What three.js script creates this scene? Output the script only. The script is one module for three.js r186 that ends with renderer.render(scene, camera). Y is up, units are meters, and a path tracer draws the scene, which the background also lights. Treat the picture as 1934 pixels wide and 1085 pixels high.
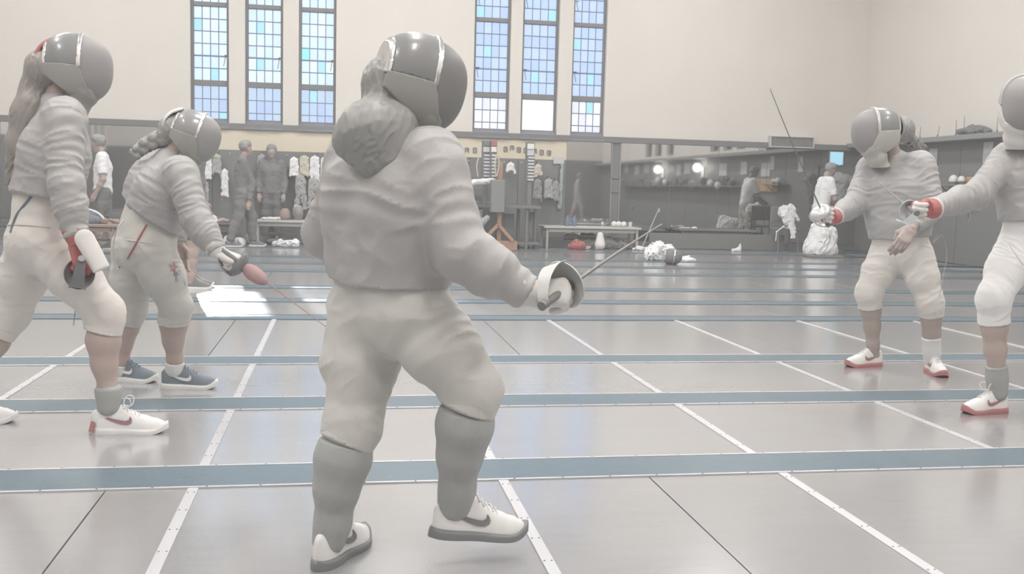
import * as THREE from 'three';
import { mergeGeometries } from 'three/addons/utils/BufferGeometryUtils.js';
import { RoundedBoxGeometry } from 'three/addons/geometries/RoundedBoxGeometry.js';
import { RectAreaLightUniformsLib } from 'three/addons/lights/RectAreaLightUniformsLib.js';
import { createNoise3D } from 'simplex-noise';

// ---------------------------------------------------------------- camera, sky, sun, ceiling lights, exposure
const scene = new THREE.Scene();
const EYE = 1.1;
const camera = new THREE.PerspectiveCamera(32.4, 1934 / 1085, 0.05, 200);
camera.position.set(0, EYE, 0);
camera.rotation.set(-0.0996108, -0.17467, 0.0261132, 'YXZ');
scene.add(camera);
camera.updateMatrixWorld(true);

const renderer = new THREE.WebGLRenderer({ antialias: true });
renderer.toneMapping = THREE.LinearToneMapping;
renderer.toneMappingExposure = 1.0;
renderer.shadowMap.enabled = true;
renderer.shadowMap.type = THREE.PCFSoftShadowMap;
RectAreaLightUniformsLib.init();

scene.background = new THREE.Color().setRGB(0.80, 0.92, 1.08);      // bright overcast sky outside the windows

const sun = new THREE.DirectionalLight(new THREE.Color().setRGB(1, 0.95, 0.87), 9);   // low sun through the clear lower panes of the left window group
sun.position.set(-0.14 * 20, 0.262 * 20, -9.4 - 20);
sun.target.position.set(0, 0, -9.4);
sun.castShadow = true;
sun.shadow.mapSize.set(2048, 2048);
Object.assign(sun.shadow.camera, { left: -14, right: 14, top: 12, bottom: -12, near: 0.1, far: 60 });
scene.add(sun, sun.target);

const LAMP = { color: [1.0, 0.985, 0.965], power: 41 };               // ceiling fixtures, built further down

// ---------------------------------------------------------------- helpers
let seedState = 12345;
function rnd() { seedState = (seedState + 0x6d2b79f5) | 0; let t = Math.imul(seedState ^ (seedState >>> 15), 1 | seedState); t = (t + Math.imul(t ^ (t >>> 7), 61 | t)) ^ t; return ((t ^ (t >>> 14)) >>> 0) / 4294967296; }
const rr = (a, b) => a + (b - a) * rnd();
const n3 = createNoise3D(rnd);
const V = (x, y, z) => new THREE.Vector3(x, y, z);
const used = new Map();
function numbered(name) { const n = used.get(name) || 0; used.set(name, n + 1); return n ? name + '_' + String(n).padStart(3, '0') : name; }
function shadows(o) { o.castShadow = true; o.receiveShadow = true; return o; }
function part(name, geo, mat, parent) { const m = shadows(new THREE.Mesh(geo, mat)); m.name = numbered(name); parent.add(m); return m; }
function struct(name, geo, mat) { const m = part(name, geo, mat, scene); m.userData = { kind: 'structure' }; return m; }
function thing(name, label, category, pos = [0, 0, 0], turn = 0, group) {
  const o = new THREE.Group(); o.name = numbered(name); o.position.set(...pos); o.rotation.y = turn;
  o.userData = { label, category }; if (group) o.userData.group = group; scene.add(o); return o;
}
function tag(o, label, category, group) { o.userData = { ...o.userData, label, category }; if (group) o.userData.group = group; return o; }
function copyOf(o, label, pos, turn = 0) {
  const c = o.clone(); c.name = numbered(o.name.replace(/_\d{3}$/, '')); c.userData = { ...o.userData, label };
  c.traverse((k) => { if (k !== c) k.name = numbered(k.name.replace(/_\d{3}$/, '')); });
  c.position.set(...pos); c.rotation.y = turn; scene.add(c); return c;
}
function bx(w, h, d, x = 0, y = 0, z = 0) { const g = new THREE.BoxGeometry(w, h, d); g.translate(x, y, z); return g; }
function rbx(w, h, d, r, x = 0, y = 0, z = 0, s = 2) { const g = new RoundedBoxGeometry(w, h, d, s, Math.min(r, w / 2.05, h / 2.05, d / 2.05)); g.translate(x, y, z); return g; }
function cyl(r1, r2, h, x = 0, y = 0, z = 0, n = 16) { const g = new THREE.CylinderGeometry(r1, r2, h, n); g.translate(x, y, z); return g; }
function rod(a, b, r1, r2 = r1, n = 8) {
  const d = b.clone().sub(a), L = d.length(); const g = new THREE.CylinderGeometry(r2, r1, L, n);
  g.applyQuaternion(new THREE.Quaternion().setFromUnitVectors(V(0, 1, 0), d.normalize())); g.translate((a.x + b.x) / 2, (a.y + b.y) / 2, (a.z + b.z) / 2); return g;
}
function tube(pts, r, n = 24, m = 6) { return new THREE.TubeGeometry(new THREE.CatmullRomCurve3(pts), n, r, m); }
function flat(g) { const h = g.index ? g.toNonIndexed() : g; for (const k of Object.keys(h.attributes)) if (!['position', 'normal', 'uv'].includes(k)) h.deleteAttribute(k); if (!h.attributes.uv) h.setAttribute('uv', new THREE.BufferAttribute(new Float32Array(h.attributes.position.count * 2), 2)); return h; }
function merge(list) { return mergeGeometries(list.map(flat)); }
const lin = (r, g, b) => new THREE.Color().setRGB(r, g, b);
function srgb(r, g, b) { return new THREE.Color().setRGB(r / 255, g / 255, b / 255, THREE.SRGBColorSpace); }
// a point of the place: where the ray through a pixel of the 1934 x 1085 frame meets the vertical plane at depth z
const F = 542.5 / Math.tan((32.4 * Math.PI) / 360);
function at(px, py, z) { const d = V(px - 967, 542.5 - py, -F).applyQuaternion(camera.quaternion); return d.multiplyScalar(z / d.z).add(camera.position); }

// ---------------------------------------------------------------- materials
function noiseTexture(w, h, fn, repeat = [1, 1], color = false) {
  const d = new Uint8Array(w * h * 4);
  for (let y = 0; y < h; y++) for (let x = 0; x < w; x++) { const c = fn(x / w, y / h); const o = (y * w + x) * 4; for (let k = 0; k < 3; k++) d[o + k] = Math.max(0, Math.min(255, (Array.isArray(c) ? c[k] : c) * 255)); d[o + 3] = 255; }
  const t = new THREE.DataTexture(d, w, h); t.wrapS = t.wrapT = THREE.RepeatWrapping; t.magFilter = THREE.LinearFilter; t.minFilter = THREE.LinearMipmapLinearFilter; t.generateMipmaps = true; t.repeat.set(...repeat);
  if (color) t.colorSpace = THREE.SRGBColorSpace; t.needsUpdate = true; return t;
}
// tileable noise on the unit square
function tn(u, v, f, s = 0) { const a = u * 2 * Math.PI, b = v * 2 * Math.PI, r = f / (2 * Math.PI); return (n3(Math.cos(a) * r + s, Math.sin(a) * r, Math.cos(b) * r) + n3(Math.sin(a) * r, Math.sin(b) * r + s, Math.cos(a) * r)) / 2; }
const M = {};
const std = (o) => new THREE.MeshStandardMaterial(o);
M.wall = std({ color: lin(0.80, 0.755, 0.705), roughness: 0.85, map: noiseTexture(256, 256, (u, v) => 0.965 + 0.02 * tn(u, v, 4) + 0.012 * tn(u, v, 16, 9), [0.25, 0.25]) });
M.cream = std({ color: lin(0.74, 0.67, 0.535), roughness: 0.8 });
M.trim = std({ color: lin(0.215, 0.215, 0.215), roughness: 0.6 });
M.ceiling = std({ color: lin(0.78, 0.76, 0.73), roughness: 0.9 });
M.mirror = std({ color: lin(0.66, 0.66, 0.655), roughness: 0.03, metalness: 1 });
M.darkBoard = std({ color: lin(0.225, 0.23, 0.23), roughness: 0.6 });
M.black = std({ color: lin(0.225, 0.225, 0.225), roughness: 0.75 });
M.darkMetal = std({ color: lin(0.21, 0.215, 0.22), roughness: 0.5 });
M.greyBox = std({ color: lin(0.255, 0.27, 0.27), roughness: 0.6 });
M.alu = std({ color: lin(0.60, 0.595, 0.61), roughness: 0.42, metalness: 0.4 });
M.screw = std({ color: lin(0.25, 0.25, 0.25), roughness: 0.5 });
M.gap = std({ color: lin(0.30, 0.30, 0.31), roughness: 0.9 });
M.vinyl = std({ color: lin(1, 1, 1), roughness: 0.34, map: noiseTexture(512, 128, (u, v) => { const f = tn(u, v * 4, 10, 3), s = Math.max(0, n3(u * 60, v * 50, 2) - 0.72) * 0.5; const b = 0.02 * f + s; return [0.39 + b, 0.455 + b, 0.495 + b * 0.8]; }, [0.6, 2], true) });
const plateRough = noiseTexture(256, 256, (u, v) => 0.8 + 0.04 * n3(u * 3, v * 14, 1) + 0.02 * n3(u * 12, v * 40, 4));
const plateBump = noiseTexture(256, 16, (u) => (Math.sin(u * 2 * Math.PI * 32) > 0 ? 0.7 : 0.3), [3, 1]);
M.plates = [];
for (let k = 0; k < 5; k++) {
  const s = k * 7.3;
  M.plates.push(std({
    color: lin(0.53, 0.528, 0.537).multiplyScalar(1 + (k - 2) * 0.012), metalness: 0.5, roughness: 0.2, roughnessMap: plateRough, bumpMap: plateBump, bumpScale: 0.00012,
    map: noiseTexture(256, 256, (u, v) => 0.95 + 0.018 * n3(u * 2 + s, v * 3, s) + 0.014 * n3(u * 2.5 + s, v * 20, s) + 0.01 * n3(u * 9, v * 50, s + 3) - 0.10 * Math.max(0, n3(u * 2.2 + s, v * 7, 7 + s) - 0.68), [1, 1]),
  }));
}
M.whitePaint = std({ color: lin(0.82, 0.82, 0.80), roughness: 0.5 });
M.whiteCloth = std({ color: lin(0.84, 0.84, 0.85), roughness: 0.95 });
M.paper = std({ color: lin(0.62, 0.62, 0.64), roughness: 0.9 });
M.wood = std({ color: lin(1, 1, 1), roughness: 0.55, map: noiseTexture(128, 256, (u, v) => { const g = 0.5 + 0.5 * n3(u * 14, v * 2, 1); return [0.68 + 0.04 * g, 0.545 + 0.05 * g, 0.475 + 0.05 * g]; }, [2, 1], true) });
M.shade = std({ color: lin(0.2, 0.2, 0.205), roughness: 0.7 });

// ---------------------------------------------------------------- the hall
const FAR = -19, RIGHT = 10.58, LEFT = -8.6, BACK = 1.5, TOP = 7.4, T = 0.3, TRIM0 = 2.04, TRIM1 = 2.155;
// far wall with two groups of three tall windows, each opening with its reveals
const WINX = [[-2.686, -2.005], [-1.72, -1.04], [-0.759, -0.079], [2.503, 3.21], [3.435, 4.155], [4.424, 5.10]];
const WY0 = 2.155, WY1 = 5.75;
function wallWithOpenings(len, y0, y1, openings, thick) {        // in x-y, front face at z = 0, thickness towards -z
  const s = new THREE.Shape(); s.moveTo(len[0], y0); s.lineTo(len[1], y0); s.lineTo(len[1], y1); s.lineTo(len[0], y1); s.closePath();
  for (const [a, b, c, d] of openings) { const h = new THREE.Path(); h.moveTo(a, c); h.lineTo(a, d); h.lineTo(b, d); h.lineTo(b, c); h.closePath(); s.holes.push(h); }
  const g = new THREE.ExtrudeGeometry(s, { depth: thick, bevelEnabled: false }); g.translate(0, 0, -thick); return g;
}
{
  const g = wallWithOpenings([LEFT - T, RIGHT + T], -0.3, TOP + T, WINX.map(([a, b]) => [a, b, WY0, WY1]), T); g.translate(0, 0, FAR);
  struct('wall_far', g, M.wall);
}
struct('trim_1', rbx(RIGHT - LEFT, TRIM1 - TRIM0, 0.06, 0.008, (RIGHT + LEFT) / 2, (TRIM0 + TRIM1) / 2, FAR + 0.03), M.trim);
const RWIN = [[4.25, 5.0], [5.32, 6.02], [6.55, 7.25], [10.45, 11.12], [11.45, 12.1], [12.4, 13.0]];   // dark windows of the right wall
const LWIN = [[-1.35, -0.7], [-0.35, 0.3], [0.6, 1.22]];
{
  const g = wallWithOpenings([-BACK - T, -FAR + T], -0.3, TOP + T, RWIN.map(([a, b]) => [a, b, 2.3, WY1]), T);
  g.translate(0, 0, T).rotateY(Math.PI / 2).translate(RIGHT, 0, 0); struct('wall_right', g, M.wall);
  const h = wallWithOpenings([FAR - T, BACK + T], -0.3, TOP + T, LWIN.map(([a, b]) => [a, b, 2.25, WY1]), T);
  h.translate(0, 0, T).rotateY(-Math.PI / 2).translate(LEFT, 0, 0); struct('wall_left', h, M.wall);
}
struct('wall_back', bx(RIGHT - LEFT + 2 * T, TOP + 2 * T, T, (RIGHT + LEFT) / 2, TOP / 2, BACK + T / 2), M.wall);
struct('ceiling', bx(RIGHT - LEFT, T, BACK - FAR, (RIGHT + LEFT) / 2, TOP + T / 2, (BACK + FAR) / 2), M.ceiling);

// ceiling lights: a glowing diffuser and an area light of its size just below it
function ceilingLight(x, z) {
  const t = thing('ceiling_light', 'long white fluorescent ceiling fixture high above the hall floor', 'light', [x, TOP, z], 0, 'ceiling fixtures above the pistes');
  part('housing', rbx(0.7, 0.1, 2.5, 0.02, 0, -0.06, 0), M.whitePaint, t);
  part('diffuser', rbx(0.62, 0.03, 2.4, 0.01, 0, -0.125, 0), M.lampGlow, t);
  const l = new THREE.RectAreaLight(lin(...LAMP.color), LAMP.power, 0.62, 2.4); l.name = 'lamp_light'; l.position.set(0, -0.15, 0); l.rotation.x = -Math.PI / 2; t.add(l);
}
M.lampGlow = std({ color: lin(0.8, 0.8, 0.8), emissive: lin(1, 0.96, 0.9), emissiveIntensity: 1.2 });
for (const x of [-4.6, 0.9, 6.4]) for (const z of [0.2, -4.9, -10, -15.1]) ceilingLight(x, z);

// ---------------------------------------------------------------- windows of the far wall
M.frame = std({ color: lin(0.215, 0.215, 0.22), roughness: 0.5 });
M.muntin = std({ color: lin(0.22, 0.25, 0.36), roughness: 0.5 });
M.sill = std({ color: lin(0.225, 0.23, 0.275), roughness: 0.35 });
const pane = (r, g, b, rough) => new THREE.MeshPhysicalMaterial({ color: lin(r, g, b), transmission: 1, thickness: 0, roughness: rough, ior: 1.45 });
M.panes = [pane(0.273, 0.343, 0.439, 1), pane(0.255, 0.328, 0.431, 1), pane(0.294, 0.358, 0.448, 1)];      // frosted, sunlit from outside
M.panesRight = [pane(0.198, 0.262, 0.397, 1), pane(0.189, 0.250, 0.392, 1), pane(0.213, 0.274, 0.405, 1)];
M.clearPanes = [pane(0.62, 0.74, 0.88, 0.3), pane(0.58, 0.68, 0.88, 0.3), pane(0.66, 0.76, 0.88, 0.3)];
M.whitePanes = [pane(0.324, 0.344, 0.378, 1), pane(0.304, 0.317, 0.371, 1), pane(0.331, 0.351, 0.378, 1)];
M.aqua = pane(0.165, 0.31, 0.40, 1); M.aquaStrong = pane(0.13, 0.39, 0.41, 1);
M.openPane = pane(0.37, 0.38, 0.385, 1);
const paneCache = new Map();
function paneGeo(w, h) { const k = w.toFixed(3) + '|' + h.toFixed(3); if (!paneCache.has(k)) paneCache.set(k, new THREE.PlaneGeometry(w, h)); return paneCache.get(k); }
// sections from below: rows listed from the top of each section
const SECTIONS = [[2.237, 2.83, [0.235, 0.235, 0.123]], [2.93, 4.26, Array(6).fill(1.33 / 6)], [4.335, 5.665, Array(6).fill(1.33 / 6)]];
const TINT = [{ '1,1,0': 1, '1,5,2': 1, '0,2,3': 1 }, { '1,1,1': 1, '1,4,1': 1 }, { '1,3,0': 2, '1,4,2': 1, '0,0,1': 1 }, { '2,5,0': 1, '1,2,1': 1 }, { '2,5,3': 1, '1,4,1': 1 }, { '1,1,0': 1, '1,4,2': 1, '0,0,2': 1 }];
WINX.forEach(([x0, x1], w) => {
  const g = new THREE.Group(); g.name = 'window_' + (w + 1); g.userData = { kind: 'structure' }; g.position.set((x0 + x1) / 2, 0, FAR - 0.15); scene.add(g);
  const W = x1 - x0, f = 0.05, gw = (W - 2 * f) / 4, bars = [];
  for (const s of [-1, 1]) part('frame_side', rbx(f, WY1 - WY0, 0.09, 0.006, s * (W - f) / 2, (WY0 + WY1) / 2, 0), M.frame, g);
  for (const [a, b] of [[WY0, 2.237], [2.83, 2.93], [4.26, 4.335], [5.665, WY1]]) part('transom', rbx(W - 2 * f, b - a, 0.1, 0.006, 0, (a + b) / 2, 0), M.frame, g);
  // sloping sill that laps over the trim band
  const s = new THREE.Shape(); s.moveTo(0.215, TRIM0 + 0.005); s.lineTo(0.215, TRIM0 + 0.03); s.lineTo(0.01, 2.232); s.lineTo(0.01, TRIM0 + 0.005); s.closePath();
  const sg = new THREE.ExtrudeGeometry(s, { depth: W + 0.02, bevelEnabled: false }); sg.rotateY(-Math.PI / 2); sg.translate((W + 0.02) / 2, 0, 0.02);
  part('sill', sg, M.sill, g);
  SECTIONS.forEach(([y0, y1, rows], k) => {
    const open = w === 4 && k === 0;
    if (open) { part('pane', paneGeo(W - 2 * f, y1 - y0), M.openPane, g).position.set(0, (y0 + y1) / 2, 0); return; }
    let y = y1;
    for (let c = 1; c < 4; c++) part('muntin', bx(0.013, y1 - y0, 0.03, -W / 2 + f + c * gw, (y0 + y1) / 2, 0), M.muntin, g);
    rows.forEach((h, r) => {
      if (r) part('muntin', bx(W - 2 * f, k === 1 && r === 4 ? 0.024 : 0.013, 0.028, 0, y, 0), M.muntin, g);
      for (let c = 0; c < 4; c++) {
        const t = TINT[w][k + ',' + r + ',' + c], set = k === 0 ? (w > 2 ? M.whitePanes : M.clearPanes) : w > 2 ? M.panesRight : M.panes;
        part('pane', paneGeo(gw, h), t === 2 ? M.aquaStrong : t ? M.aqua : set[Math.floor(rnd() * 3)], g).position.set(-W / 2 + f + (c + 0.5) * gw, y - h / 2, 0);
      }
      y -= h;
    });
  });
  // ventilation stay of the hinged light
  const sx = w < 3 ? W / 2 - f - 0.02 : -W / 2 + f + 0.02;
  for (const yb of [3.37, 4.72]) { const yt = yb + 0.02; part('window_stay', merge([rod(V(sx, yt, 0.03), V(sx + (w < 3 ? -0.03 : 0.03), yt - 0.2, 0.08), 0.007), rod(V(sx - 0.02, yt, 0.03), V(sx + 0.05, yt, 0.03), 0.01)]), M.frame, g); }
});
// dark blinded windows of the right wall, frosted ones of the left wall (both seen in the mirror)
[...RWIN.map(([a, b]) => [RIGHT, a, b, true]), ...LWIN.map(([a, b]) => [LEFT, a, b, false])].forEach(([x, a, b, dark], k) => {
  const g = new THREE.Group(); g.name = 'window_' + (k + 7); g.userData = { kind: 'structure' }; g.position.set(x + (dark ? 0.15 : -0.15), 0, dark ? -(a + b) / 2 : (a + b) / 2); g.rotation.y = dark ? -Math.PI / 2 : Math.PI / 2; scene.add(g);
  const W = b - a, y0 = dark ? 2.3 : 2.25;
  for (const s of [-1, 1]) part('frame_side', rbx(0.05, WY1 - y0, 0.08, 0.006, s * (W - 0.05) / 2, (y0 + WY1) / 2, 0), M.frame, g);
  for (const y of [y0 + 0.03, 3.4, 4.6, WY1 - 0.03]) part('transom', rbx(W - 0.1, 0.06, 0.08, 0.006, 0, y, 0), M.frame, g);
  if (dark) part('blind', bx(W - 0.1, WY1 - y0 - 0.1, 0.015, 0, (y0 + WY1) / 2, -0.03), M.shade, g);
  else for (let c = 0; c < 4; c++) part('pane', paneGeo((W - 0.1) / 4, WY1 - y0 - 0.12), M.panes[c % 3], g).position.set(-W / 2 + 0.05 + (c + 0.5) * (W - 0.1) / 4, (y0 + WY1) / 2, 0);
});

// ---------------------------------------------------------------- lower far wall: cream band, dark hook boards, mirrors
const HOOK0 = -3.25, HOOK1 = 4.36;
struct('trim_2', rbx(HOOK1 - HOOK0, TRIM0 - 1.67, 0.03, 0.004, (HOOK0 + HOOK1) / 2, (TRIM0 + 1.67) / 2, FAR + 0.015), M.cream);
for (let k = 0; k < 8; k++) { const w = (HOOK1 - HOOK0) / 8; struct('trim_' + (k + 3), rbx(w - 0.006, 1.67, 0.03, 0.004, HOOK0 + (k + 0.5) * w, 0.835, FAR + 0.015), M.darkBoard); }
function mirrorRun(x0, x1, n, k0) { for (let k = 0; k < n; k++) { const w = (x1 - x0) / n; struct('wall_mirror_' + (k + k0), bx(w - 0.008, TRIM0 - 0.12, 0.02, x0 + (k + 0.5) * w, (TRIM0 + 0.12) / 2, FAR + 0.012), M.mirror); } }
mirrorRun(LEFT + 0.02, HOOK0, 4, 1); mirrorRun(HOOK1, 5.26, 1, 5); mirrorRun(5.46, RIGHT - 0.02, 5, 6);
struct('baseboard_far', bx(RIGHT - LEFT, 0.115, 0.04, (RIGHT + LEFT) / 2, 0.0575, FAR + 0.02), M.trim);
// right wall: dark panelling with a ledge
for (let k = 0; k < 12; k++) { const w = (BACK - FAR) / 12; struct('trim_' + (k + 11), rbx(0.05, 2.1, w - 0.012, 0.006, RIGHT - 0.025, 1.05, FAR + (k + 0.5) * w), M.darkBoard); }
struct('trim_23', rbx(0.34, 0.09, BACK - FAR, 0.01, RIGHT - 0.17, 2.145, (BACK + FAR) / 2), std({ color: lin(0.29, 0.30, 0.30), roughness: 0.6 }));
struct('trim_24', rbx(0.04, 2.15, BACK - FAR, 0.006, LEFT + 0.02, 1.075, (BACK + FAR) / 2), M.darkBoard);
struct('trim_25', rbx(RIGHT - LEFT, 2.3, 0.04, 0.006, (RIGHT + LEFT) / 2, 1.15, BACK - 0.02), M.darkBoard);
// slim frame post between the mirrors
{ const g = merge([bx(0.025, TRIM0, 0.03, 5.275, TRIM0 / 2, FAR + 0.03), bx(0.025, TRIM0, 0.03, 5.445, TRIM0 / 2, FAR + 0.03), bx(0.17, 0.02, 0.03, 5.36, 1.36, FAR + 0.03), bx(0.17, 0.02, 0.03, 5.36, 1.08, FAR + 0.03)]);
  struct('trim_26', g, std({ color: lin(0.30, 0.305, 0.30), roughness: 0.5 })); struct('trim_27', bx(0.16, TRIM0, 0.02, 5.36, TRIM0 / 2, FAR + 0.012), M.black); }

// ---------------------------------------------------------------- floor of metal piste plates
const floor = new THREE.Group(); floor.name = 'floor'; floor.userData = { kind: 'structure' }; scene.add(floor);
part('slab', bx(RIGHT - LEFT, 0.3, BACK - FAR, (RIGHT + LEFT) / 2, -0.17, (BACK + FAR) / 2), M.gap, floor);
const STRIPS = [0.99, -0.3, -1.62, -3.7315, -4.971, -6.197, -8.218, -9.41, -10.62, -12.60, -13.80, -15.03, -17.05, -18.25];
const SW = 0.262, screws = [];
const slabCache = new Map();
function plate(w, d) { const k = w.toFixed(3) + d.toFixed(3); if (!slabCache.has(k)) { const g = rbx(w, 0.02, d, 0.0015, 0, -0.01, 0, 1); const p = g.attributes.position, u = g.attributes.uv; for (let i = 0; i < p.count; i++) u.setXY(i, p.getX(i) / 1.13, p.getZ(i) / 1.0); slabCache.set(k, g); } return slabCache.get(k); }
const seen = (x, z) => z < -1.2 && x > 0.34 * z - 1.6 && x < -0.80 * z + 1.6;
const WHITE0 = -0.505, WP = 1.1235, DARK0 = -0.804, DP = 1.996;
for (let k = 0; k < STRIPS.length; k++) {
  const zs = STRIPS[k], near = zs - SW / 2 > -0.5;
  const zn = zs - SW / 2 - 0.012, zf = k + 1 < STRIPS.length ? STRIPS[k + 1] + SW / 2 + 0.012 : FAR + 0.04;      // the bay beyond this strip
  if (zs > -1) { part('bay', bx(RIGHT - LEFT, 0.02, zn - zf + SW + 0.024, (RIGHT + LEFT) / 2, -0.01, (zn + zf + SW + 0.024) / 2), M.plates[2], floor); continue; }
  part('blue_strip', rbx(RIGHT - LEFT, 0.014, SW, 0.003, (RIGHT + LEFT) / 2, -0.003, zs, 1), M.vinyl, floor);
  { const g = floor.children[floor.children.length - 1].geometry, p = g.attributes.position, u = g.attributes.uv; for (let i = 0; i < p.count; i++) u.setXY(i, p.getX(i), p.getZ(i)); }
  for (const s of [-1, 1]) part('edge_strip', rbx(RIGHT - LEFT, 0.02, 0.012, 0.002, (RIGHT + LEFT) / 2, -0.003, zs + s * (SW / 2 + 0.006), 1), zs > -7 ? M.alu : M.vinyl, floor);
  const depth = zn - zf, wide = depth > 1.3, zc = (zn + zf) / 2, p0 = wide ? DARK0 : WHITE0, pw = wide ? DP : WP;
  for (let i = -12; i < 12; i++) { const x = p0 + (i + 0.5) * pw; if (x > RIGHT - pw / 2 || x < LEFT + pw / 2) continue; part('plate', plate(pw - 0.005, depth - 0.004), M.plates[Math.floor(rnd() * 5)], floor).position.set(x, 0, zc); }
  for (let i = -8; i < 10; i++) {
    const x = WHITE0 + i * WP; if (!seen(x, zc) || x > RIGHT - 0.1) continue;
    const faint = zc < -8;
    part('seam_strip', rbx(0.038, faint ? 0.003 : 0.008, depth - 0.006, 0.0015, x, faint ? -0.0005 : 0.001, zc, 1), faint ? M.plates[4] : M.alu, floor);
    if (zc > -9) for (let z = zf + 0.06; z < zn - 0.02; z += 0.19) for (const s of [-0.011, 0.011]) screws.push(cyl(0.0034, 0.0034, 0.002, x + s, 0.0055, z, 6));
  }
  if (zs > -9) for (const s of [-1, 1]) for (let x = LEFT + 0.1; x < RIGHT; x += 0.187) if (seen(x, zs)) screws.push(cyl(0.0045, 0.0045, 0.002, x, 0.0075, zs + s * (SW / 2 + 0.008), 6));
}
{ const s = part('screw_heads', merge(screws), M.screw, floor); s.userData = { kind: 'stuff' }; }
{ const zf = STRIPS[3] + SW / 2 + 0.012; }

// ---------------------------------------------------------------- distance fields and their meshes (bodies, clothing, masks, hair)
class Field {
  constructor() { this.p = []; }
  // tapered capsule a -> b; k: blend; wr: [depth, folds per metre along, folds per metre across]; clips: [normal, offset] half-spaces kept where n.p < c
  cap(a, b, ra, rb = ra, o = {}) {
    const d = b.clone().sub(a), L2 = Math.max(d.lengthSq(), 1e-9), ax = d.clone().normalize();
    const s = Math.abs(ax.y) > 0.8 ? V(1, 0, 0) : V(0, 1, 0), e1 = ax.clone().cross(s).normalize(), e2 = ax.clone().cross(e1);
    const clips = [...(o.clips || [])];
    if (o.endB !== undefined) clips.push([ax, ax.dot(b) + o.endB]);
    if (o.startA !== undefined) clips.push([ax.clone().negate(), -ax.dot(a) + o.startA]);
    this.p.push({ a, d, L2, ra, rb, k: o.k ?? 0.03, wr: o.wr, ax, e1, e2, clips, sq: o.sq, seed: (this.p.length * 3.7) % 11 });
    return this;
  }
  ball(c, r, o = {}) { return this.cap(c, c.clone().add(V(0, 1e-4, 0)), r, r, o); }
  add(fn, box, k = 0.01) { this.p.push({ fn, k, box }); return this; }
  eval(x, y, z) {
    let D = 1e3;
    for (const q of this.p) {
      let d;
      if (q.fn) d = q.fn(x, y, z);
      else {
        const px = x - q.a.x, py = y - q.a.y, pz = z - q.a.z;
        let h = (px * q.d.x + py * q.d.y + pz * q.d.z) / q.L2; h = h < 0 ? 0 : h > 1 ? 1 : h;
        const ex = px - q.d.x * h, ey = py - q.d.y * h, ez = pz - q.d.z * h;
        const r = q.ra + (q.rb - q.ra) * h, s = q.sq;
        if (s) { const m = ex * s[0].x + ey * s[0].y + ez * s[0].z, f = 1 / s[1] - 1; const fx = ex + s[0].x * m * f, fy = ey + s[0].y * m * f, fz = ez + s[0].z * m * f; d = (Math.sqrt(fx * fx + fy * fy + fz * fz) - r) * Math.min(1, s[1]); }
        else d = Math.sqrt(ex * ex + ey * ey + ez * ez) - r;
        if (q.wr && d < 0.05 && d > -0.05) {
          const al = px * q.ax.x + py * q.ax.y + pz * q.ax.z, u = px * q.e1.x + py * q.e1.y + pz * q.e1.z, v = px * q.e2.x + py * q.e2.y + pz * q.e2.z;
          const w = q.wr, t = n3(u * 2 + q.seed, v * 2, al * 3);
          const n = n3(u * w[2] + q.seed, v * w[2] + t, (al + 0.25 * u + 0.05 * t) * w[1]);
          d -= w[0] * ((1 - Math.abs(n)) * 1.7 - 1.0 + 0.8 * n3(u * 6, v * 6 + q.seed, al * 6));
        }
        for (const c of q.clips) { const e = x * c[0].x + y * c[0].y + z * c[0].z - c[1]; if (e > d) d = e; }
      }
      if (D - d > q.k) D = d; else if (d - D < q.k) { const k = q.k, h = k - Math.abs(D - d); D = Math.min(D, d) - (h > 0 ? (h * h) / (4 * k) : 0); }
    }
    return D;
  }
  bounds() { const b = new THREE.Box3(), v = V(0, 0, 0); for (const q of this.p) { if (q.box) { b.union(q.box); continue; } const r = Math.max(q.ra, q.rb) * (q.sq ? Math.max(1, q.sq[1]) : 1) + 0.03; for (const c of [q.a, q.a.clone().add(q.d)]) { b.expandByPoint(v.set(c.x - r, c.y - r, c.z - r)); b.expandByPoint(v.set(c.x + r, c.y + r, c.z + r)); } } return b; }
}
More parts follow.
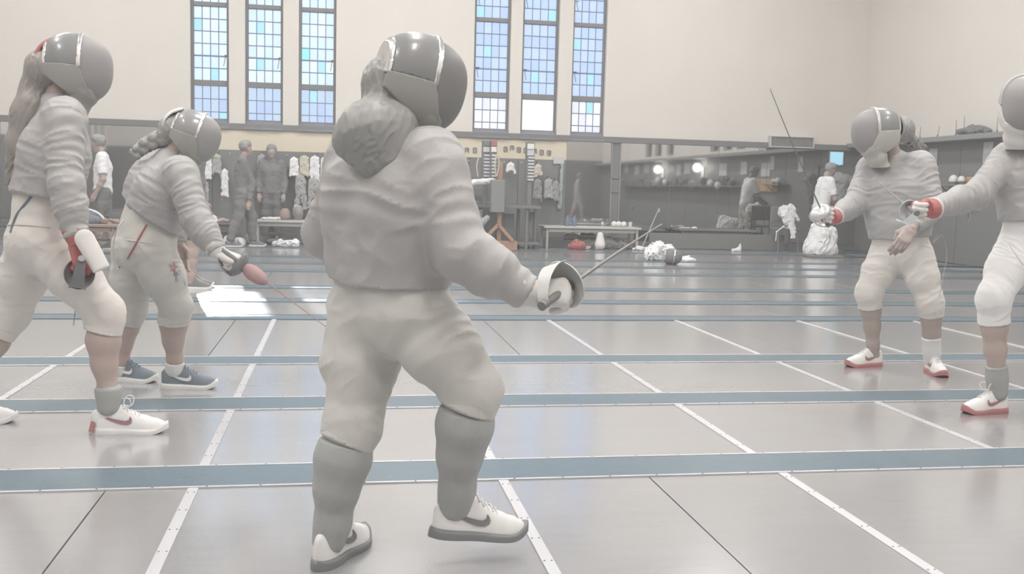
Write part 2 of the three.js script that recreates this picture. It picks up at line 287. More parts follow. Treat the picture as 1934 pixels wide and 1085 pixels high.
function net(f, cell, base = V(0, 0, 0), uvScale = 1) {
  const b = f.bounds(), B = 4, ev = (x, y, z) => f.eval(x, y, z);
  const nx = Math.ceil((b.max.x - b.min.x) / cell / B) * B + 1, ny = Math.ceil((b.max.y - b.min.y) / cell / B) * B + 1, nz = Math.ceil((b.max.z - b.min.z) / cell / B) * B + 1;
  const val = new Float32Array(nx * ny * nz).fill(1), X = b.min.x, Y = b.min.y, Z = b.min.z, id = (i, j, k) => (k * ny + j) * nx + i;
  const half = (B * cell) / 2, reach = half * 1.75 + 0.03;
  for (let k = 0; k < nz; k += B) for (let j = 0; j < ny; j += B) for (let i = 0; i < nx; i += B) {
    const c = ev(X + i * cell + half, Y + j * cell + half, Z + k * cell + half), far = Math.abs(c) > reach;
    for (let kk = k; kk < Math.min(k + B, nz); kk++) for (let jj = j; jj < Math.min(j + B, ny); jj++) for (let ii = i; ii < Math.min(i + B, nx); ii++)
      val[id(ii, jj, kk)] = far ? c : ev(X + ii * cell, Y + jj * cell, Z + kk * cell);
  }
  const vid = new Int32Array(nx * ny * nz).fill(-1), pos = [], idx = [];
  const C = [[0, 0, 0], [1, 0, 0], [0, 1, 0], [1, 1, 0], [0, 0, 1], [1, 0, 1], [0, 1, 1], [1, 1, 1]], E = [[0, 1], [2, 3], [4, 5], [6, 7], [0, 2], [1, 3], [4, 6], [5, 7], [0, 4], [1, 5], [2, 6], [3, 7]];
  const g = new Float32Array(8);
  for (let k = 0; k < nz - 1; k++) for (let j = 0; j < ny - 1; j++) for (let i = 0; i < nx - 1; i++) {
    let m = 0; for (let c = 0; c < 8; c++) { g[c] = val[id(i + C[c][0], j + C[c][1], k + C[c][2])]; if (g[c] < 0) m |= 1 << c; }
    if (m === 0 || m === 255) continue;
    let sx = 0, sy = 0, sz = 0, n = 0;
    for (const [a, c] of E) { if ((g[a] < 0) === (g[c] < 0)) continue; const t = g[a] / (g[a] - g[c]); sx += C[a][0] + t * (C[c][0] - C[a][0]); sy += C[a][1] + t * (C[c][1] - C[a][1]); sz += C[a][2] + t * (C[c][2] - C[a][2]); n++; }
    vid[id(i, j, k)] = pos.length / 3; pos.push(X + (i + sx / n) * cell, Y + (j + sy / n) * cell, Z + (k + sz / n) * cell);
  }
  const quad = (a, b2, c, d, flip) => { if (a < 0 || b2 < 0 || c < 0 || d < 0) return; if (flip) idx.push(a, c, b2, a, d, c); else idx.push(a, b2, c, a, c, d); };
  for (let k = 1; k < nz - 1; k++) for (let j = 1; j < ny - 1; j++) for (let i = 1; i < nx - 1; i++) {
    const s = val[id(i, j, k)] < 0;
    if (s !== val[id(i + 1, j, k)] < 0) quad(vid[id(i, j - 1, k - 1)], vid[id(i, j, k - 1)], vid[id(i, j, k)], vid[id(i, j - 1, k)], !s);
    if (s !== val[id(i, j + 1, k)] < 0) quad(vid[id(i - 1, j, k - 1)], vid[id(i - 1, j, k)], vid[id(i, j, k)], vid[id(i, j, k - 1)], !s);
    if (s !== val[id(i, j, k + 1)] < 0) quad(vid[id(i - 1, j - 1, k)], vid[id(i, j - 1, k)], vid[id(i, j, k)], vid[id(i - 1, j, k)], !s);
  }
  const n = pos.length / 3, P = new Float32Array(pos), N = new Float32Array(n * 3), U = new Float32Array(n * 2), h = cell * 0.35;
  for (let v = 0; v < n; v++) {
    let x = P[v * 3], y = P[v * 3 + 1], z = P[v * 3 + 2];
    let gx = ev(x + h, y, z) - ev(x - h, y, z), gy = ev(x, y + h, z) - ev(x, y - h, z), gz = ev(x, y, z + h) - ev(x, y, z - h), L = Math.hypot(gx, gy, gz) || 1;
    N[v * 3] = gx / L; N[v * 3 + 1] = gy / L; N[v * 3 + 2] = gz / L;
    U[v * 2] = (x + z * 0.7) * uvScale; U[v * 2 + 1] = y * uvScale;
    P[v * 3] = x - base.x; P[v * 3 + 1] = y - base.y; P[v * 3 + 2] = z - base.z;
  }
  const geo = new THREE.BufferGeometry();
  geo.setAttribute('position', new THREE.BufferAttribute(P, 3)); geo.setAttribute('normal', new THREE.BufferAttribute(N, 3)); geo.setAttribute('uv', new THREE.BufferAttribute(U, 2)); geo.setIndex(idx);
  return geo;
}
const mix = (a, b, t) => a.clone().lerp(b, t);

// ---------------------------------------------------------------- people
const weave = noiseTexture(64, 64, (u, v) => 0.5 + 0.25 * Math.sin(u * 2 * Math.PI * 16) * Math.sin(v * 2 * Math.PI * 16) + 0.2 * n3(u * 9, v * 9, 1), [12, 12]);
const cloth = (r, g, b, rough = 0.92) => std({ color: lin(r, g, b), roughness: rough, bumpMap: weave, bumpScale: 0.0006 });
M.lame = std({ color: lin(0.43, 0.415, 0.41), roughness: 0.62, metalness: 0.12, bumpMap: weave, bumpScale: 0.0006 });
M.lameLight = std({ color: lin(0.42, 0.41, 0.41), roughness: 0.62, metalness: 0.1, bumpMap: weave, bumpScale: 0.0006 });
M.breeches = cloth(0.67, 0.635, 0.60); M.breechesGrey = cloth(0.56, 0.545, 0.515); M.breechesWhite = cloth(0.76, 0.745, 0.74);
M.skin = std({ color: lin(0.46, 0.37, 0.335), roughness: 0.6 }); M.skinPink = std({ color: lin(0.50, 0.36, 0.335), roughness: 0.6 }); M.skinTan = std({ color: lin(0.40, 0.335, 0.305), roughness: 0.6 });
M.sockDark = cloth(0.375, 0.378, 0.37); M.sockWhite = cloth(0.68, 0.68, 0.67);
M.hairBrown = std({ color: lin(0.31, 0.285, 0.265), roughness: 0.55 }); M.hairBlack = std({ color: lin(0.30, 0.298, 0.29), roughness: 0.5 });
M.maskMesh = std({ color: lin(0.31, 0.295, 0.295), roughness: 0.55, bumpMap: weave, bumpScale: 0.001 });
M.maskShell = new THREE.MeshPhysicalMaterial({ color: lin(0.24, 0.24, 0.242), roughness: 0.35, clearcoat: 0.6, clearcoatRoughness: 0.15 });
M.band = std({ color: lin(0.86, 0.86, 0.85), roughness: 0.18, metalness: 0.85 });
M.bib = std({ color: lin(0.32, 0.315, 0.30), roughness: 0.75, bumpMap: weave, bumpScale: 0.0006 }); M.bibLight = std({ color: lin(0.45, 0.44, 0.405), roughness: 0.8, bumpMap: weave, bumpScale: 0.0006 });
M.red = cloth(0.46, 0.165, 0.16, 0.8); M.redStrap = cloth(0.42, 0.16, 0.16, 0.8); M.gloveWhite = cloth(0.66, 0.64, 0.62); M.navy = cloth(0.20, 0.235, 0.27, 0.7);
M.shoeWhite = std({ color: lin(0.76, 0.74, 0.73), roughness: 0.6 }); M.soleWhite = std({ color: lin(0.72, 0.71, 0.70), roughness: 0.6 }); M.soleRed = std({ color: lin(0.42, 0.19, 0.19), roughness: 0.5 }); M.maroon = std({ color: lin(0.33, 0.18, 0.19), roughness: 0.5 });
M.silver = std({ color: lin(0.78, 0.80, 0.81), roughness: 0.28, metalness: 0.7 }); M.steelDark = std({ color: lin(0.23, 0.225, 0.215), roughness: 0.45, metalness: 0.3 });

function handField(wr, d, n, o = {}) {      // d: towards the knuckles, n: out of the back of the hand, o.side: +1 when the thumb is on d x n
  const f = new Field(), s = (o.size ?? 1), g = (o.fat ?? 0), l = d.clone().cross(n).normalize().multiplyScalar(o.side ?? 1); n = l.clone().cross(d).normalize().multiplyScalar(o.side ?? 1); if (n.dot(o.n0 ?? n) < 0) n.negate();
  const only = o.only, c = o.curl ?? [0.35, 0.45, 0.3], at3 = (p, a, b, e) => p.clone().addScaledVector(d, a * s).addScaledVector(l, b * s).addScaledVector(n, e * s);
  const offs = [0.026, 0.009, -0.009, -0.025], kn = [0.088, 0.092, 0.087, 0.078], len = [0.93, 1.02, 0.95, 0.76];
  if (only !== 'fingers') f.cap(at3(wr, -0.035, 0, 0), at3(wr, 0.02, 0, 0), 0.026 * s + g, 0.025 * s + g, { k: 0.02, sq: [n, 0.8] });
  offs.forEach((b, i) => {
    const k0 = at3(wr, kn[i], b, 0); if (only !== 'fingers') f.cap(at3(wr, 0.012, b * 0.7, -0.002), k0, 0.0155 * s + g, 0.0125 * s + g, { k: 0.012 });
    let p = k0, ang = 0; const L = [0.045, 0.028, 0.021].map((x) => x * len[i] * s);
    L.forEach((x, j) => { ang += c[j] * (1 + 0.06 * (i - 1.5)); const q = p.clone().addScaledVector(d, Math.cos(ang) * x).addScaledVector(n, -Math.sin(ang) * x).addScaledVector(l, (1.5 - i) * 0.0025 * (o.spread ?? 1)); if (only !== 'palm') f.cap(p, q, (0.0098 - j * 0.0008) * s + g, (0.0092 - j * 0.001) * s + g, { k: 0.004 }); p = q; });
  });
  const t0 = at3(wr, 0.018, 0.022, -0.006), t1 = at3(wr, 0.052, 0.046, -0.014 - 0.016 * (o.thumb ?? 0.3)), t2 = at3(wr, 0.085, 0.048 - 0.022 * (o.thumb ?? 0.3), -0.02 - 0.03 * (o.thumb ?? 0.3));
  if (only !== 'fingers') f.cap(t0, t1, 0.017 * s + g, 0.012 * s + g, { k: 0.012 }).cap(t1, t2, 0.0115 * s + g, 0.0088 * s + g, { k: 0.004 });
  return f;
}

function shoe(name, parent, base, ankle, toeDir, o) {
  const L = o.length ?? 0.285, g = new THREE.Group(); g.name = numbered(name);
  const W = (t) => (0.036 + 0.012 * Math.exp(-(((t - 0.72) / 0.2) ** 2)) - 0.004 * Math.exp(-(((t - 0.4) / 0.12) ** 2))) * Math.sqrt(Math.max(0, 1 - Math.abs(2 * t - 1) ** 5));
  const H = (t) => { const k = [[0, 0.085], [0.05, 0.104], [0.13, 0.098], [0.22, 0.096], [0.34, 0.128], [0.39, 0.125], [0.54, 0.097], [0.68, 0.078], [0.84, 0.064], [0.95, 0.052], [1, 0.032]]; for (let i = 1; i < k.length; i++) if (t <= k[i][0]) { const u = (t - k[i - 1][0]) / (k[i][0] - k[i - 1][0]), s = u * u * (3 - 2 * u); return k[i - 1][1] + (k[i][1] - k[i - 1][1]) * s; } return 0.026; };
  const S0 = (t) => 0.031 - 0.010 * t + 0.012 * Math.max(0, t - 0.85) / 0.15;              // top of the sole
  const X = (t) => (t - 0.24) * L, nt = 36, na = 20, pos = [], idx = [];
  const side = (t, y) => { const s = Math.min(1, Math.max(0, (y - S0(t)) / (H(t) - S0(t)))); return W(t) * Math.pow(Math.max(0, 1 - Math.pow(s, 1.7)), 0.5); };
  for (let i = 0; i <= nt; i++) for (let j = 0; j <= na; j++) { const t = i / nt, a = (j / na) * Math.PI, c = Math.cos(a), s = Math.sin(a); const y = S0(t) - 0.004 + (H(t) - S0(t) + 0.004) * Math.pow(s, 1.18); pos.push(X(t), y, W(t) * Math.sign(c) * Math.pow(Math.abs(c), 0.72)); }
  for (let i = 0; i < nt; i++) for (let j = 0; j < na; j++) { const a = i * (na + 1) + j, b = a + na + 1; idx.push(a, b, a + 1, b, b + 1, a + 1); }
  const up = new THREE.BufferGeometry(); up.setAttribute('position', new THREE.Float32BufferAttribute(pos, 3)); up.setIndex(idx.map((_, q) => idx[q - (q % 3) + [0, 2, 1][q % 3]])); up.computeVertexNormals();
  part('upper', up, o.upper, g);
  const ring = (off) => { const r = []; for (let i = 0; i <= 30; i++) r.push([X(i / 30), W(i / 30) + off]); for (let i = 30; i >= 0; i--) r.push([X(i / 30), -W(i / 30) - off]); return r; };
  const sp = [], si = [], lv = [[0.004, 0], [0.007, 0.004], [0.006, 0.6], [0.004, 1]], R = ring(0).length;
  for (const [off, h] of lv) ring(off).forEach(([x, z]) => { const t = x / L + 0.24; sp.push(x + (t < 0.02 ? -off : t > 0.98 ? off : 0), (t > 0.8 ? 0.02 * ((t - 0.8) / 0.2) ** 2 : 0) + h * S0(t), z); });
  for (let a = 0; a < lv.length - 1; a++) for (let i = 0; i < R; i++) { const p = a * R + i, q = a * R + ((i + 1) % R); si.push(p, q, p + R, q, q + R, p + R); }
  for (const [o2, fl] of [[0, 1], [(lv.length - 1) * R, 0]]) for (let i = 0; i < 30; i++) { const a = o2 + i, b = o2 + i + 1, c = o2 + R - 1 - i, d = o2 + R - 2 - i; if (fl) si.push(a, c, b, b, c, d); else si.push(a, b, c, b, d, c); }
  const so = new THREE.BufferGeometry(); so.setAttribute('position', new THREE.Float32BufferAttribute(sp, 3)); so.setIndex(si); so.computeVertexNormals();
  part('sole', so, o.sole, g);
  if (o.heel) part('heel_counter', (() => { const q = []; for (let i = 0; i <= 8; i++) for (let j = 0; j <= 10; j++) { const a = ((j / 10) * 2 - 1) * 1.35, y = 0.012 + 0.045 * (i / 8); q.push(X(0) + 0.032 - (0.042 - 0.012 * (i / 8)) * Math.cos(a), y, 0.040 * Math.sin(a) * (1 - 0.12 * (i / 8))); } const gi = []; for (let i = 0; i < 8; i++) for (let j = 0; j < 10; j++) { const a = i * 11 + j; gi.push(a, a + 1, a + 11, a + 1, a + 12, a + 11); } const gg = new THREE.BufferGeometry(); gg.setAttribute('position', new THREE.Float32BufferAttribute(q, 3)); gg.setIndex(gi); gg.computeVertexNormals(); return gg; })(), o.heel, g);
  if (o.logo) {      // a curved tick on each side
    const A = [[0.20, 0.072], [0.25, 0.064], [0.34, 0.053], [0.43, 0.045], [0.50, 0.044], [0.55, 0.050], [0.565, 0.060], [0.555, 0.070], [0.535, 0.078], [0.527, 0.074], [0.52, 0.065], [0.48, 0.060], [0.42, 0.062], [0.33, 0.068], [0.25, 0.0745]];
    for (const s of [1, -1]) { const v2 = A.map(([t, y]) => new THREE.Vector2(t * L, y)), tri = THREE.ShapeUtils.triangulateShape(v2, []), q = []; A.forEach(([t, y]) => q.push(X(t), y, s * (side(t, y) + 0.004))); const gg = new THREE.BufferGeometry(); gg.setAttribute('position', new THREE.Float32BufferAttribute(q, 3)); gg.setIndex(tri.flatMap((f) => (s > 0 ? f : [f[0], f[2], f[1]]))); gg.computeVertexNormals(); part('logo', gg, o.logo, g); }
  }
  const lc = []; for (let i = 0; i < 5; i++) { const t = 0.42 + i * 0.05, y = H(t) + 0.001; lc.push(tube([V(X(t), y - 0.012, -0.022), V(X(t) + 0.004, y + 0.003, 0), V(X(t + 0.03), y - 0.012, 0.022)], 0.0028, 8, 5)); }
  if (o.bow) for (const s of [-1, 1]) lc.push(tube([V(X(0.42), H(0.42), 0), V(X(0.46), H(0.42) + 0.035, s * 0.02), V(X(0.54), H(0.42) + 0.03, s * 0.035), V(X(0.52), H(0.42) - 0.005, s * 0.02), V(X(0.42), H(0.42), 0)], 0.0026, 16, 5));
  part('laces', merge(lc), o.lace ?? M.soleWhite, g);
  g.position.copy(ankle).sub(base); g.position.y = o.lift ?? 0; g.rotation.y = Math.atan2(-toeDir.z, toeDir.x); if (o.pitch) { g.rotation.order = 'YXZ'; g.rotation.z = o.pitch; }
  parent.add(g); return g;
}

function mask(parent, base, c, f, u, o = {}) {
  f = f.clone().normalize(); const l = u.clone().cross(f).normalize(); u = f.clone().cross(l).normalize(); const s = o.size ?? 1;
  const loc = (x, y, z) => { const dx = x - c.x, dy = y - c.y, dz = z - c.z; return [(dx * f.x + dy * f.y + dz * f.z) / s, (dx * u.x + dy * u.y + dz * u.z) / s, (dx * l.x + dy * l.y + dz * l.z) / s]; };
  const E = (X, Y, Z) => { const x = X - 0.025, ax = x > 0 ? 0.155 : 0.135, ay = Y > 0 ? 0.142 : 0.152, az = 0.112, p = 2.4; const k = Math.pow(Math.pow(Math.abs(x / ax), p) + Math.pow(Math.abs(Y / ay), p) + Math.pow(Math.abs(Z / az), p), 1 / p); return (k - 1) * 0.115; };
  const edge = (y) => 0.05 + Math.max(0, -(y + 0.005)) * 0.42;
  const box = new THREE.Box3().setFromCenterAndSize(c, V(0.5, 0.56, 0.5).multiplyScalar(s));
  const F2 = (fn) => new Field().add((x, y, z) => { const q = loc(x, y, z); return fn(q[0], q[1], q[2]) * s; }, box);
  const g = new THREE.Group(); g.name = numbered('fencing_mask'); parent.add(g); const cell = o.cell ?? 0.0055;
  part('mask_mesh', net(F2((x, y, z) => Math.max(E(x, y, z), edge(y) - x)), cell, base), o.mesh ?? M.maskMesh, g);
  part('mask_cover', net(F2((x, y, z) => Math.max(E(x, y, z) - 0.004, x - edge(y) + 0.003, -0.09 - x, 0.002 - y)), cell, base), o.cover ?? M.maskShell, g);
  const side = o.flap ?? 1;
  part('mask_bib', net(F2((x, y, z) => { const flap = Math.max(E(x, y, z) - 0.008, x - edge(y) - 0.004, y - 0.004, -(y + 0.03 + (x + 0.085) * 0.72) - 0.02 * side, -0.092 - x); const ty = -0.1 - y; const throat = Math.max(Math.hypot((x - 0.06 + ty * 0.42) * 1.05, z * 0.82) - 0.082 + 0.18 * ty - 0.003 * Math.sin(y * 70 + x * 40), y + 0.09, -0.225 - y); return Math.min(flap, throat); }), cell, base), o.bib ?? M.bib, g);
  part('mask_band', net(F2((x, y, z) => Math.max(E(x, y, z) - 0.009, Math.abs(x - edge(y)) - 0.009, -y - 0.004)), cell, base), o.band ?? M.band, g);
  part('mask_band', net(F2((x, y, z) => Math.max(E(x, y, z) - 0.008, Math.abs(x + 0.09) - 0.008, -y - 0.004)), cell, base), o.band ?? M.band, g);
  if (o.strap !== null) part('mask_strap', net(F2((x, y, z) => { const e = Math.hypot((x + 0.025) / 1.08, (y - 0.015) * 0.95, z) - (o.strapR ?? 0.103); return Math.max(Math.abs(e) - 0.005, Math.abs(z) - 0.05, x + 0.07, -0.05 - y); }), cell, base), o.strap ?? M.bib, g);
  return g;
}

// o.j: joints in the place; returns the group with a continuous body and its clothes as children
function person(name, label, j, o) {
  const base = V((j.anL.x + j.anR.x) / 2, 0, (j.anL.z + j.anR.z) / 2), s = o.size ?? 1, cell = o.cell ?? 0.011;
  const g = thing(name, label, 'person', [base.x, 0, base.z]); if (o.group) g.userData.group = o.group;
  const P = (nm, fld, mat, cl = cell, par = g) => part(nm, net(fld, cl, base, 1), mat, par);
  const sh = j.shL.clone().sub(j.shR).normalize(), mid = mix(j.shL, j.shR, 0.5), pel = mix(j.hipL, j.hipR, 0.5), spine = mid.clone().sub(pel).normalize(), fwd = o.fwd ? o.fwd.clone().normalize() : sh.clone().cross(spine).normalize(), hl = j.hipL.clone().sub(j.hipR).normalize();
  const head = j.head, hf = o.face.clone().normalize(), hu = (o.headUp ?? V(0, 1, 0)).clone(), hlat = hu.clone().cross(hf).normalize(), hup = hf.clone().cross(hlat).normalize();
  const hp = (x, y, z) => head.clone().addScaledVector(hf, x * s).addScaledVector(hup, y * s).addScaledVector(hlat, z * s);
  const chest = mix(pel, mid, 0.72).addScaledVector(fwd, -0.005), waist = mix(pel, mid, 0.32), bust = o.bust ?? 1;
  // torso, limbs: one list used for the body and, thicker, for the clothes
  const torso = (F, e, wr, clips, w = s) => {
    for (const k of [-1, 1]) {
      const L = sh.clone().multiplyScalar(k);
      F.cap(mix(waist, chest, 0.1).addScaledVector(L, 0.062 * w), chest.clone().addScaledVector(L, 0.082 * w), 0.098 * w * bust + e, 0.108 * w * bust + e, { k: 0.05, wr, clips });
      F.cap(chest.clone().addScaledVector(L, 0.07 * w), (k > 0 ? j.shL : j.shR).clone().addScaledVector(L, -0.03 * w), 0.085 * w + e, 0.058 * w + e, { k: 0.05, wr, clips });
      F.cap(pel.clone().addScaledVector(hl, k * 0.05 * w).addScaledVector(spine, 0.02), waist.clone().addScaledVector(L, 0.052 * w), 0.112 * w + e, 0.094 * w + e, { k: 0.05, wr, clips });
    }
    F.cap(mid.clone().addScaledVector(spine, -0.03), mid.clone().addScaledVector(spine, 0.03), 0.07 * s + e * 0.8, 0.058 * s + e * 0.8, { k: 0.05, clips });
  };
  const leg = (F, S, e, from, to, wr, end, k2 = 0.035) => {       // parameter 0 hip .. 1 knee .. 2 ankle
    const hip = j['hip' + S], kn = j['kn' + S], an = j['an' + S], pt = (t) => (t <= 1 ? mix(hip, kn, t) : mix(kn, an, t - 1)), th = o.thigh ?? 1;
    const R = (t) => { const q = [[0, 0.098 * th], [0.5, 0.082 * th], [0.9, 0.062], [1.05, 0.058], [1.3, 0.059 * (o.calf ?? 1)], [1.55, 0.05], [1.85, 0.037], [2, 0.037]]; for (let i = 1; i < q.length; i++) if (t <= q[i][0]) return (q[i - 1][1] + (q[i][1] - q[i - 1][1]) * (t - q[i - 1][0]) / (q[i][0] - q[i - 1][0])) * s; return 0.037 * s; };
    const back = fwd.clone().multiplyScalar(-0.012);
    const ts = [0, 0.5, 0.9, 1, 1.05, 1.3, 1.55, 1.85, 2].filter((t) => t > from && t < to); ts.unshift(from); ts.push(to);
    for (let i = 0; i < ts.length - 1; i++) { const a = pt(ts[i]), b = pt(ts[i + 1]); if (ts[i] > 1.1 && ts[i] < 1.6) a.add(back); if (ts[i + 1] > 1.1 && ts[i + 1] < 1.6) b.add(back); F.cap(a, b, R(ts[i]) + (typeof e === 'function' ? e(ts[i]) : e), R(ts[i + 1]) + (typeof e === 'function' ? e(ts[i + 1]) : e), { k: k2, wr, endB: i === ts.length - 2 && end ? 0.004 : undefined, startA: i === 0 && from > 0.2 ? 0.003 : undefined }); }
  };
  const arm = (F, S, e, wr, to = 1, end = true) => {
    const a = j['sh' + S], b = j['el' + S], w = mix(j['el' + S], j['wr' + S], to), q = o.arm ?? 1;
    F.cap(a, b, (0.055 * s + e) * q, (0.044 * s + e) * q, { k: 0.04, wr }).cap(b, mix(b, w, 0.4), (0.044 * s + e) * q, (0.042 * s + e) * q, { k: 0.03, wr }).cap(mix(b, w, 0.4), w, (0.042 * s + e) * q, 0.030 * s + e * 0.8, { k: 0.03, wr, endB: end ? 0.004 : undefined });
  };
  // body
  const body = new Field(); torso(body, 0, null, []); arm(body, 'L', 0, null, 1, false); arm(body, 'R', 0, null, 1, false); leg(body, 'L', 0, 0, 2); leg(body, 'R', 0, 0, 2);
  body.cap(mid.clone().addScaledVector(spine, 0.02), hp(-0.025, -0.09, 0), 0.056 * s, 0.052 * s, { k: 0.03 });
  body.ball(hp(-0.012, 0.035, 0), 0.092 * s, { k: 0.03, sq: [hlat, 0.86] }).cap(hp(0.03, -0.02, 0), hp(0.055, -0.085, 0), 0.062 * s, 0.032 * s, { k: 0.035 });
  body.cap(hp(0.086, 0.015, 0), hp(0.104, -0.025, 0), 0.008 * s, 0.013 * s, { k: 0.012 });
  for (const k of [-1, 1]) { body.cap(hp(0.0, 0.01, k * 0.078), hp(-0.008, -0.03, k * 0.076), 0.014 * s, 0.009 * s, { k: 0.008 }); body.cap(hp(0.072, 0.032, k * 0.02), hp(0.06, 0.03, k * 0.055), 0.012 * s, 0.012 * s, { k: 0.015 }); }
  body.cap(hp(0.084, -0.052, -0.018), hp(0.084, -0.052, 0.018), 0.009 * s, 0.009 * s, { k: 0.01 });
  for (const S of ['L', 'R']) { const t = o['toe' + S].clone().normalize(); const lf = (o['shoe' + S] ?? {}).lift ?? 0; body.cap(j['an' + S].clone().addScaledVector(t, -0.015).setY(lf + 0.06), j['an' + S].clone().addScaledVector(t, 0.10).setY(lf + 0.038), 0.028 * s, 0.018 * s, { k: 0.015 }); }
  const bodyGeo = [net(body, cell, base)];
  for (const S of ['L', 'R']) { const h = o['hand' + S]; if (!h) continue; const hg = handField(j['wr' + S], h.d.clone().normalize(), h.n.clone().normalize(), { size: s, ...h }); bodyGeo.push(net(hg, o.handCell ?? 0.004, base)); if (h.glove) {
      const hd = h.d.clone().normalize(), hn = h.n.clone().normalize(), pc = o.handCell ?? 0.004, w = j['wr' + S], back = j['el' + S].clone().sub(w).normalize();
      for (const only of h.fingers ? ['palm', 'fingers'] : [undefined]) part(only === 'fingers' ? 'glove_fingers' : 'glove', net(handField(w, hd, hn, { size: s, fat: 0.004, ...h, only }), pc, base), only === 'fingers' ? h.fingers : h.glove, g);
      const cf = new Field(); cf.cap(w.clone().addScaledVector(back, h.cuff ?? 0.05), w.clone().addScaledVector(hd, 0.012), 0.051 * s, 0.036 * s, { wr: [0.002, 14, 6], startA: 0.002, endB: 0.003 }); part('glove_cuff', net(cf, 0.006, base), h.glove, g);
      if (h.fingers) { const rim = new Field(); const q = w.clone().addScaledVector(back, h.cuff ?? 0.05); rim.cap(q.clone().addScaledVector(back, 0.006), q.clone().addScaledVector(back, -0.004), 0.054 * s, 0.054 * s, { startA: 0.002, endB: 0.002 }); part('glove_rim', net(rim, 0.005, base), M.gloveWhite, g); }
    } }
  part('body', mergeGeometries(bodyGeo), o.skin ?? M.skin, g);
  return { g, P, base, torso, leg, arm, hp, hf, hup, hlat, fwd, spine, mid, pel, sh, hl, chest, waist, s, j, o };
}

function fencer(name, label, j, o) {
  const R = person(name, label, j, o), { P, torso, leg, arm, hl, pel, spine, waist, sh, fwd, mid, s, base, g } = R;
  const ja = new Field(), wr = o.jacketWr ?? [0.0045, 16, 3.5], wa = o.armWr ?? [0.0055, 19, 4], hem = pel.clone().addScaledVector(spine, o.hem ?? 0.03), hn = spine.clone().negate().addScaledVector(fwd, o.hemTilt ?? 0).normalize();
  torso(ja, 0.031, wr, [[hn, hn.dot(hem)]]);
  arm(ja, 'L', 0.019, wa, o.cuffL ?? 0.93); arm(ja, 'R', 0.019, wa, o.cuffR ?? 0.93);
  P('jacket', ja, o.jacket ?? M.lame, o.cell ?? 0.009);
  const br = new Field(), wb = o.breechWr ?? [0.005, 12, 4];
  for (const k of [-1, 1]) br.cap(pel.clone().addScaledVector(hl, k * 0.055 * s), waist.clone().addScaledVector(sh, k * 0.05 * s).addScaledVector(spine, -0.01), 0.116 * s * (o.seat ?? 1), 0.1 * s, { k: 0.04, wr: [0.003, 8, 4] }).cap(waist.clone().addScaledVector(sh, k * 0.05 * s).addScaledVector(spine, -0.02), mix(pel, mid, 0.58).addScaledVector(sh, k * 0.06 * s), 0.116 * s * (o.bust ?? 1), 0.110 * s * (o.bust ?? 1), { k: 0.03 });
  const e = (t) => 0.012 + 0.006 * Math.exp(-(((t - 0.45) / 0.4) ** 2)) + (o.loose ?? 0);
  for (const S of ['L', 'R']) leg(br, S, e, 0, o['cuff' + S + 'g'] ?? 1.18, wb, true, 0.035);
  P('breeches', br, o.breeches ?? M.breeches, o.cell ?? 0.009);
  // knitted cuffs of the breeches
  for (const S of ['L', 'R']) { const c = new Field(), t = o['cuff' + S + 'g'] ?? 1.18; leg(c, S, 0.017, t - 0.09, t + 0.02, [0.0012, 4, 30], true, 0.03); P('breeches_cuff', c, o.breeches ?? M.breeches, 0.007); }
  for (const S of ['L', 'R']) { const q = o['sock' + S]; if (q) { const c = new Field(); leg(c, S, 0.0125, q[0], 2, [0.001, 8, 20], false, 0.03); P('sock', c, q[1], 0.008); } shoe('shoe', g, base, j['an' + S], o['toe' + S], { ...o.shoe, ...(o['shoe' + S] ?? {}) }); }
  R.maskGroup = mask(g, base, j.maskC ?? j.head, o.face, o.headUp ?? V(0, 1, 0), o.mask ?? {});
  R.jacketField = ja; R.breechField = br; return R;
}
// a flat emblem or a seam laid on a garment: its outline points are dropped along dir onto the cloth
function onto(field, p, dir) { const q = p.clone(); for (let i = 0; i < 80; i++) { const d = field.eval(q.x, q.y, q.z); if (d < 0.0008) break; q.addScaledVector(dir, d * 0.8); } return q; }
function view(px, py) { return V(px - 967, 542.5 - py, -F).applyQuaternion(camera.quaternion).normalize(); }
function seam(R, field, pxs, r, mat, name = 'seam') { const pts = pxs.map(([x, y]) => { const d = view(x, y); return onto(field, camera.position.clone().addScaledVector(d, 1.8), d).addScaledVector(d, -r * 0.2).sub(R.base); }).filter((q, i) => { const ok = q.length() < 3; if (!ok) console.log('missed', R.g.name, name, pxs[i]); return ok; }); return part(name, tube(pts, r, pts.length * 5, 6), mat, R.g); }
function patch(R, field, outline, mat, name) {
  const v2 = outline.map(([x, y]) => new THREE.Vector2(x, -y)), tri = THREE.ShapeUtils.triangulateShape(v2, []), q = [];
  outline.forEach(([x, y]) => { const d = view(x, y), p = onto(field, camera.position.clone().addScaledVector(d, 1.8), d).addScaledVector(d, -0.004).sub(R.base); q.push(p.x, p.y, p.z); });
  const gg = new THREE.BufferGeometry(); gg.setAttribute('position', new THREE.Float32BufferAttribute(q, 3)); gg.setIndex(tri.flat()); gg.computeVertexNormals(); return part(name, gg, mat, R.g);
}
function star(cx, cy, r, rot = 0, sx = 1) { const o = []; for (let i = 0; i < 10; i++) { const a = rot + (i * Math.PI) / 5, k = i % 2 ? r * 0.42 : r; o.push([cx + Math.sin(a) * k * sx, cy - Math.cos(a) * k]); } return o; }
function hairPart(R, fld, mat, name = 'hair', cell = 0.007) { return part(name, net(fld, cell, R.base), mat, R.g); }

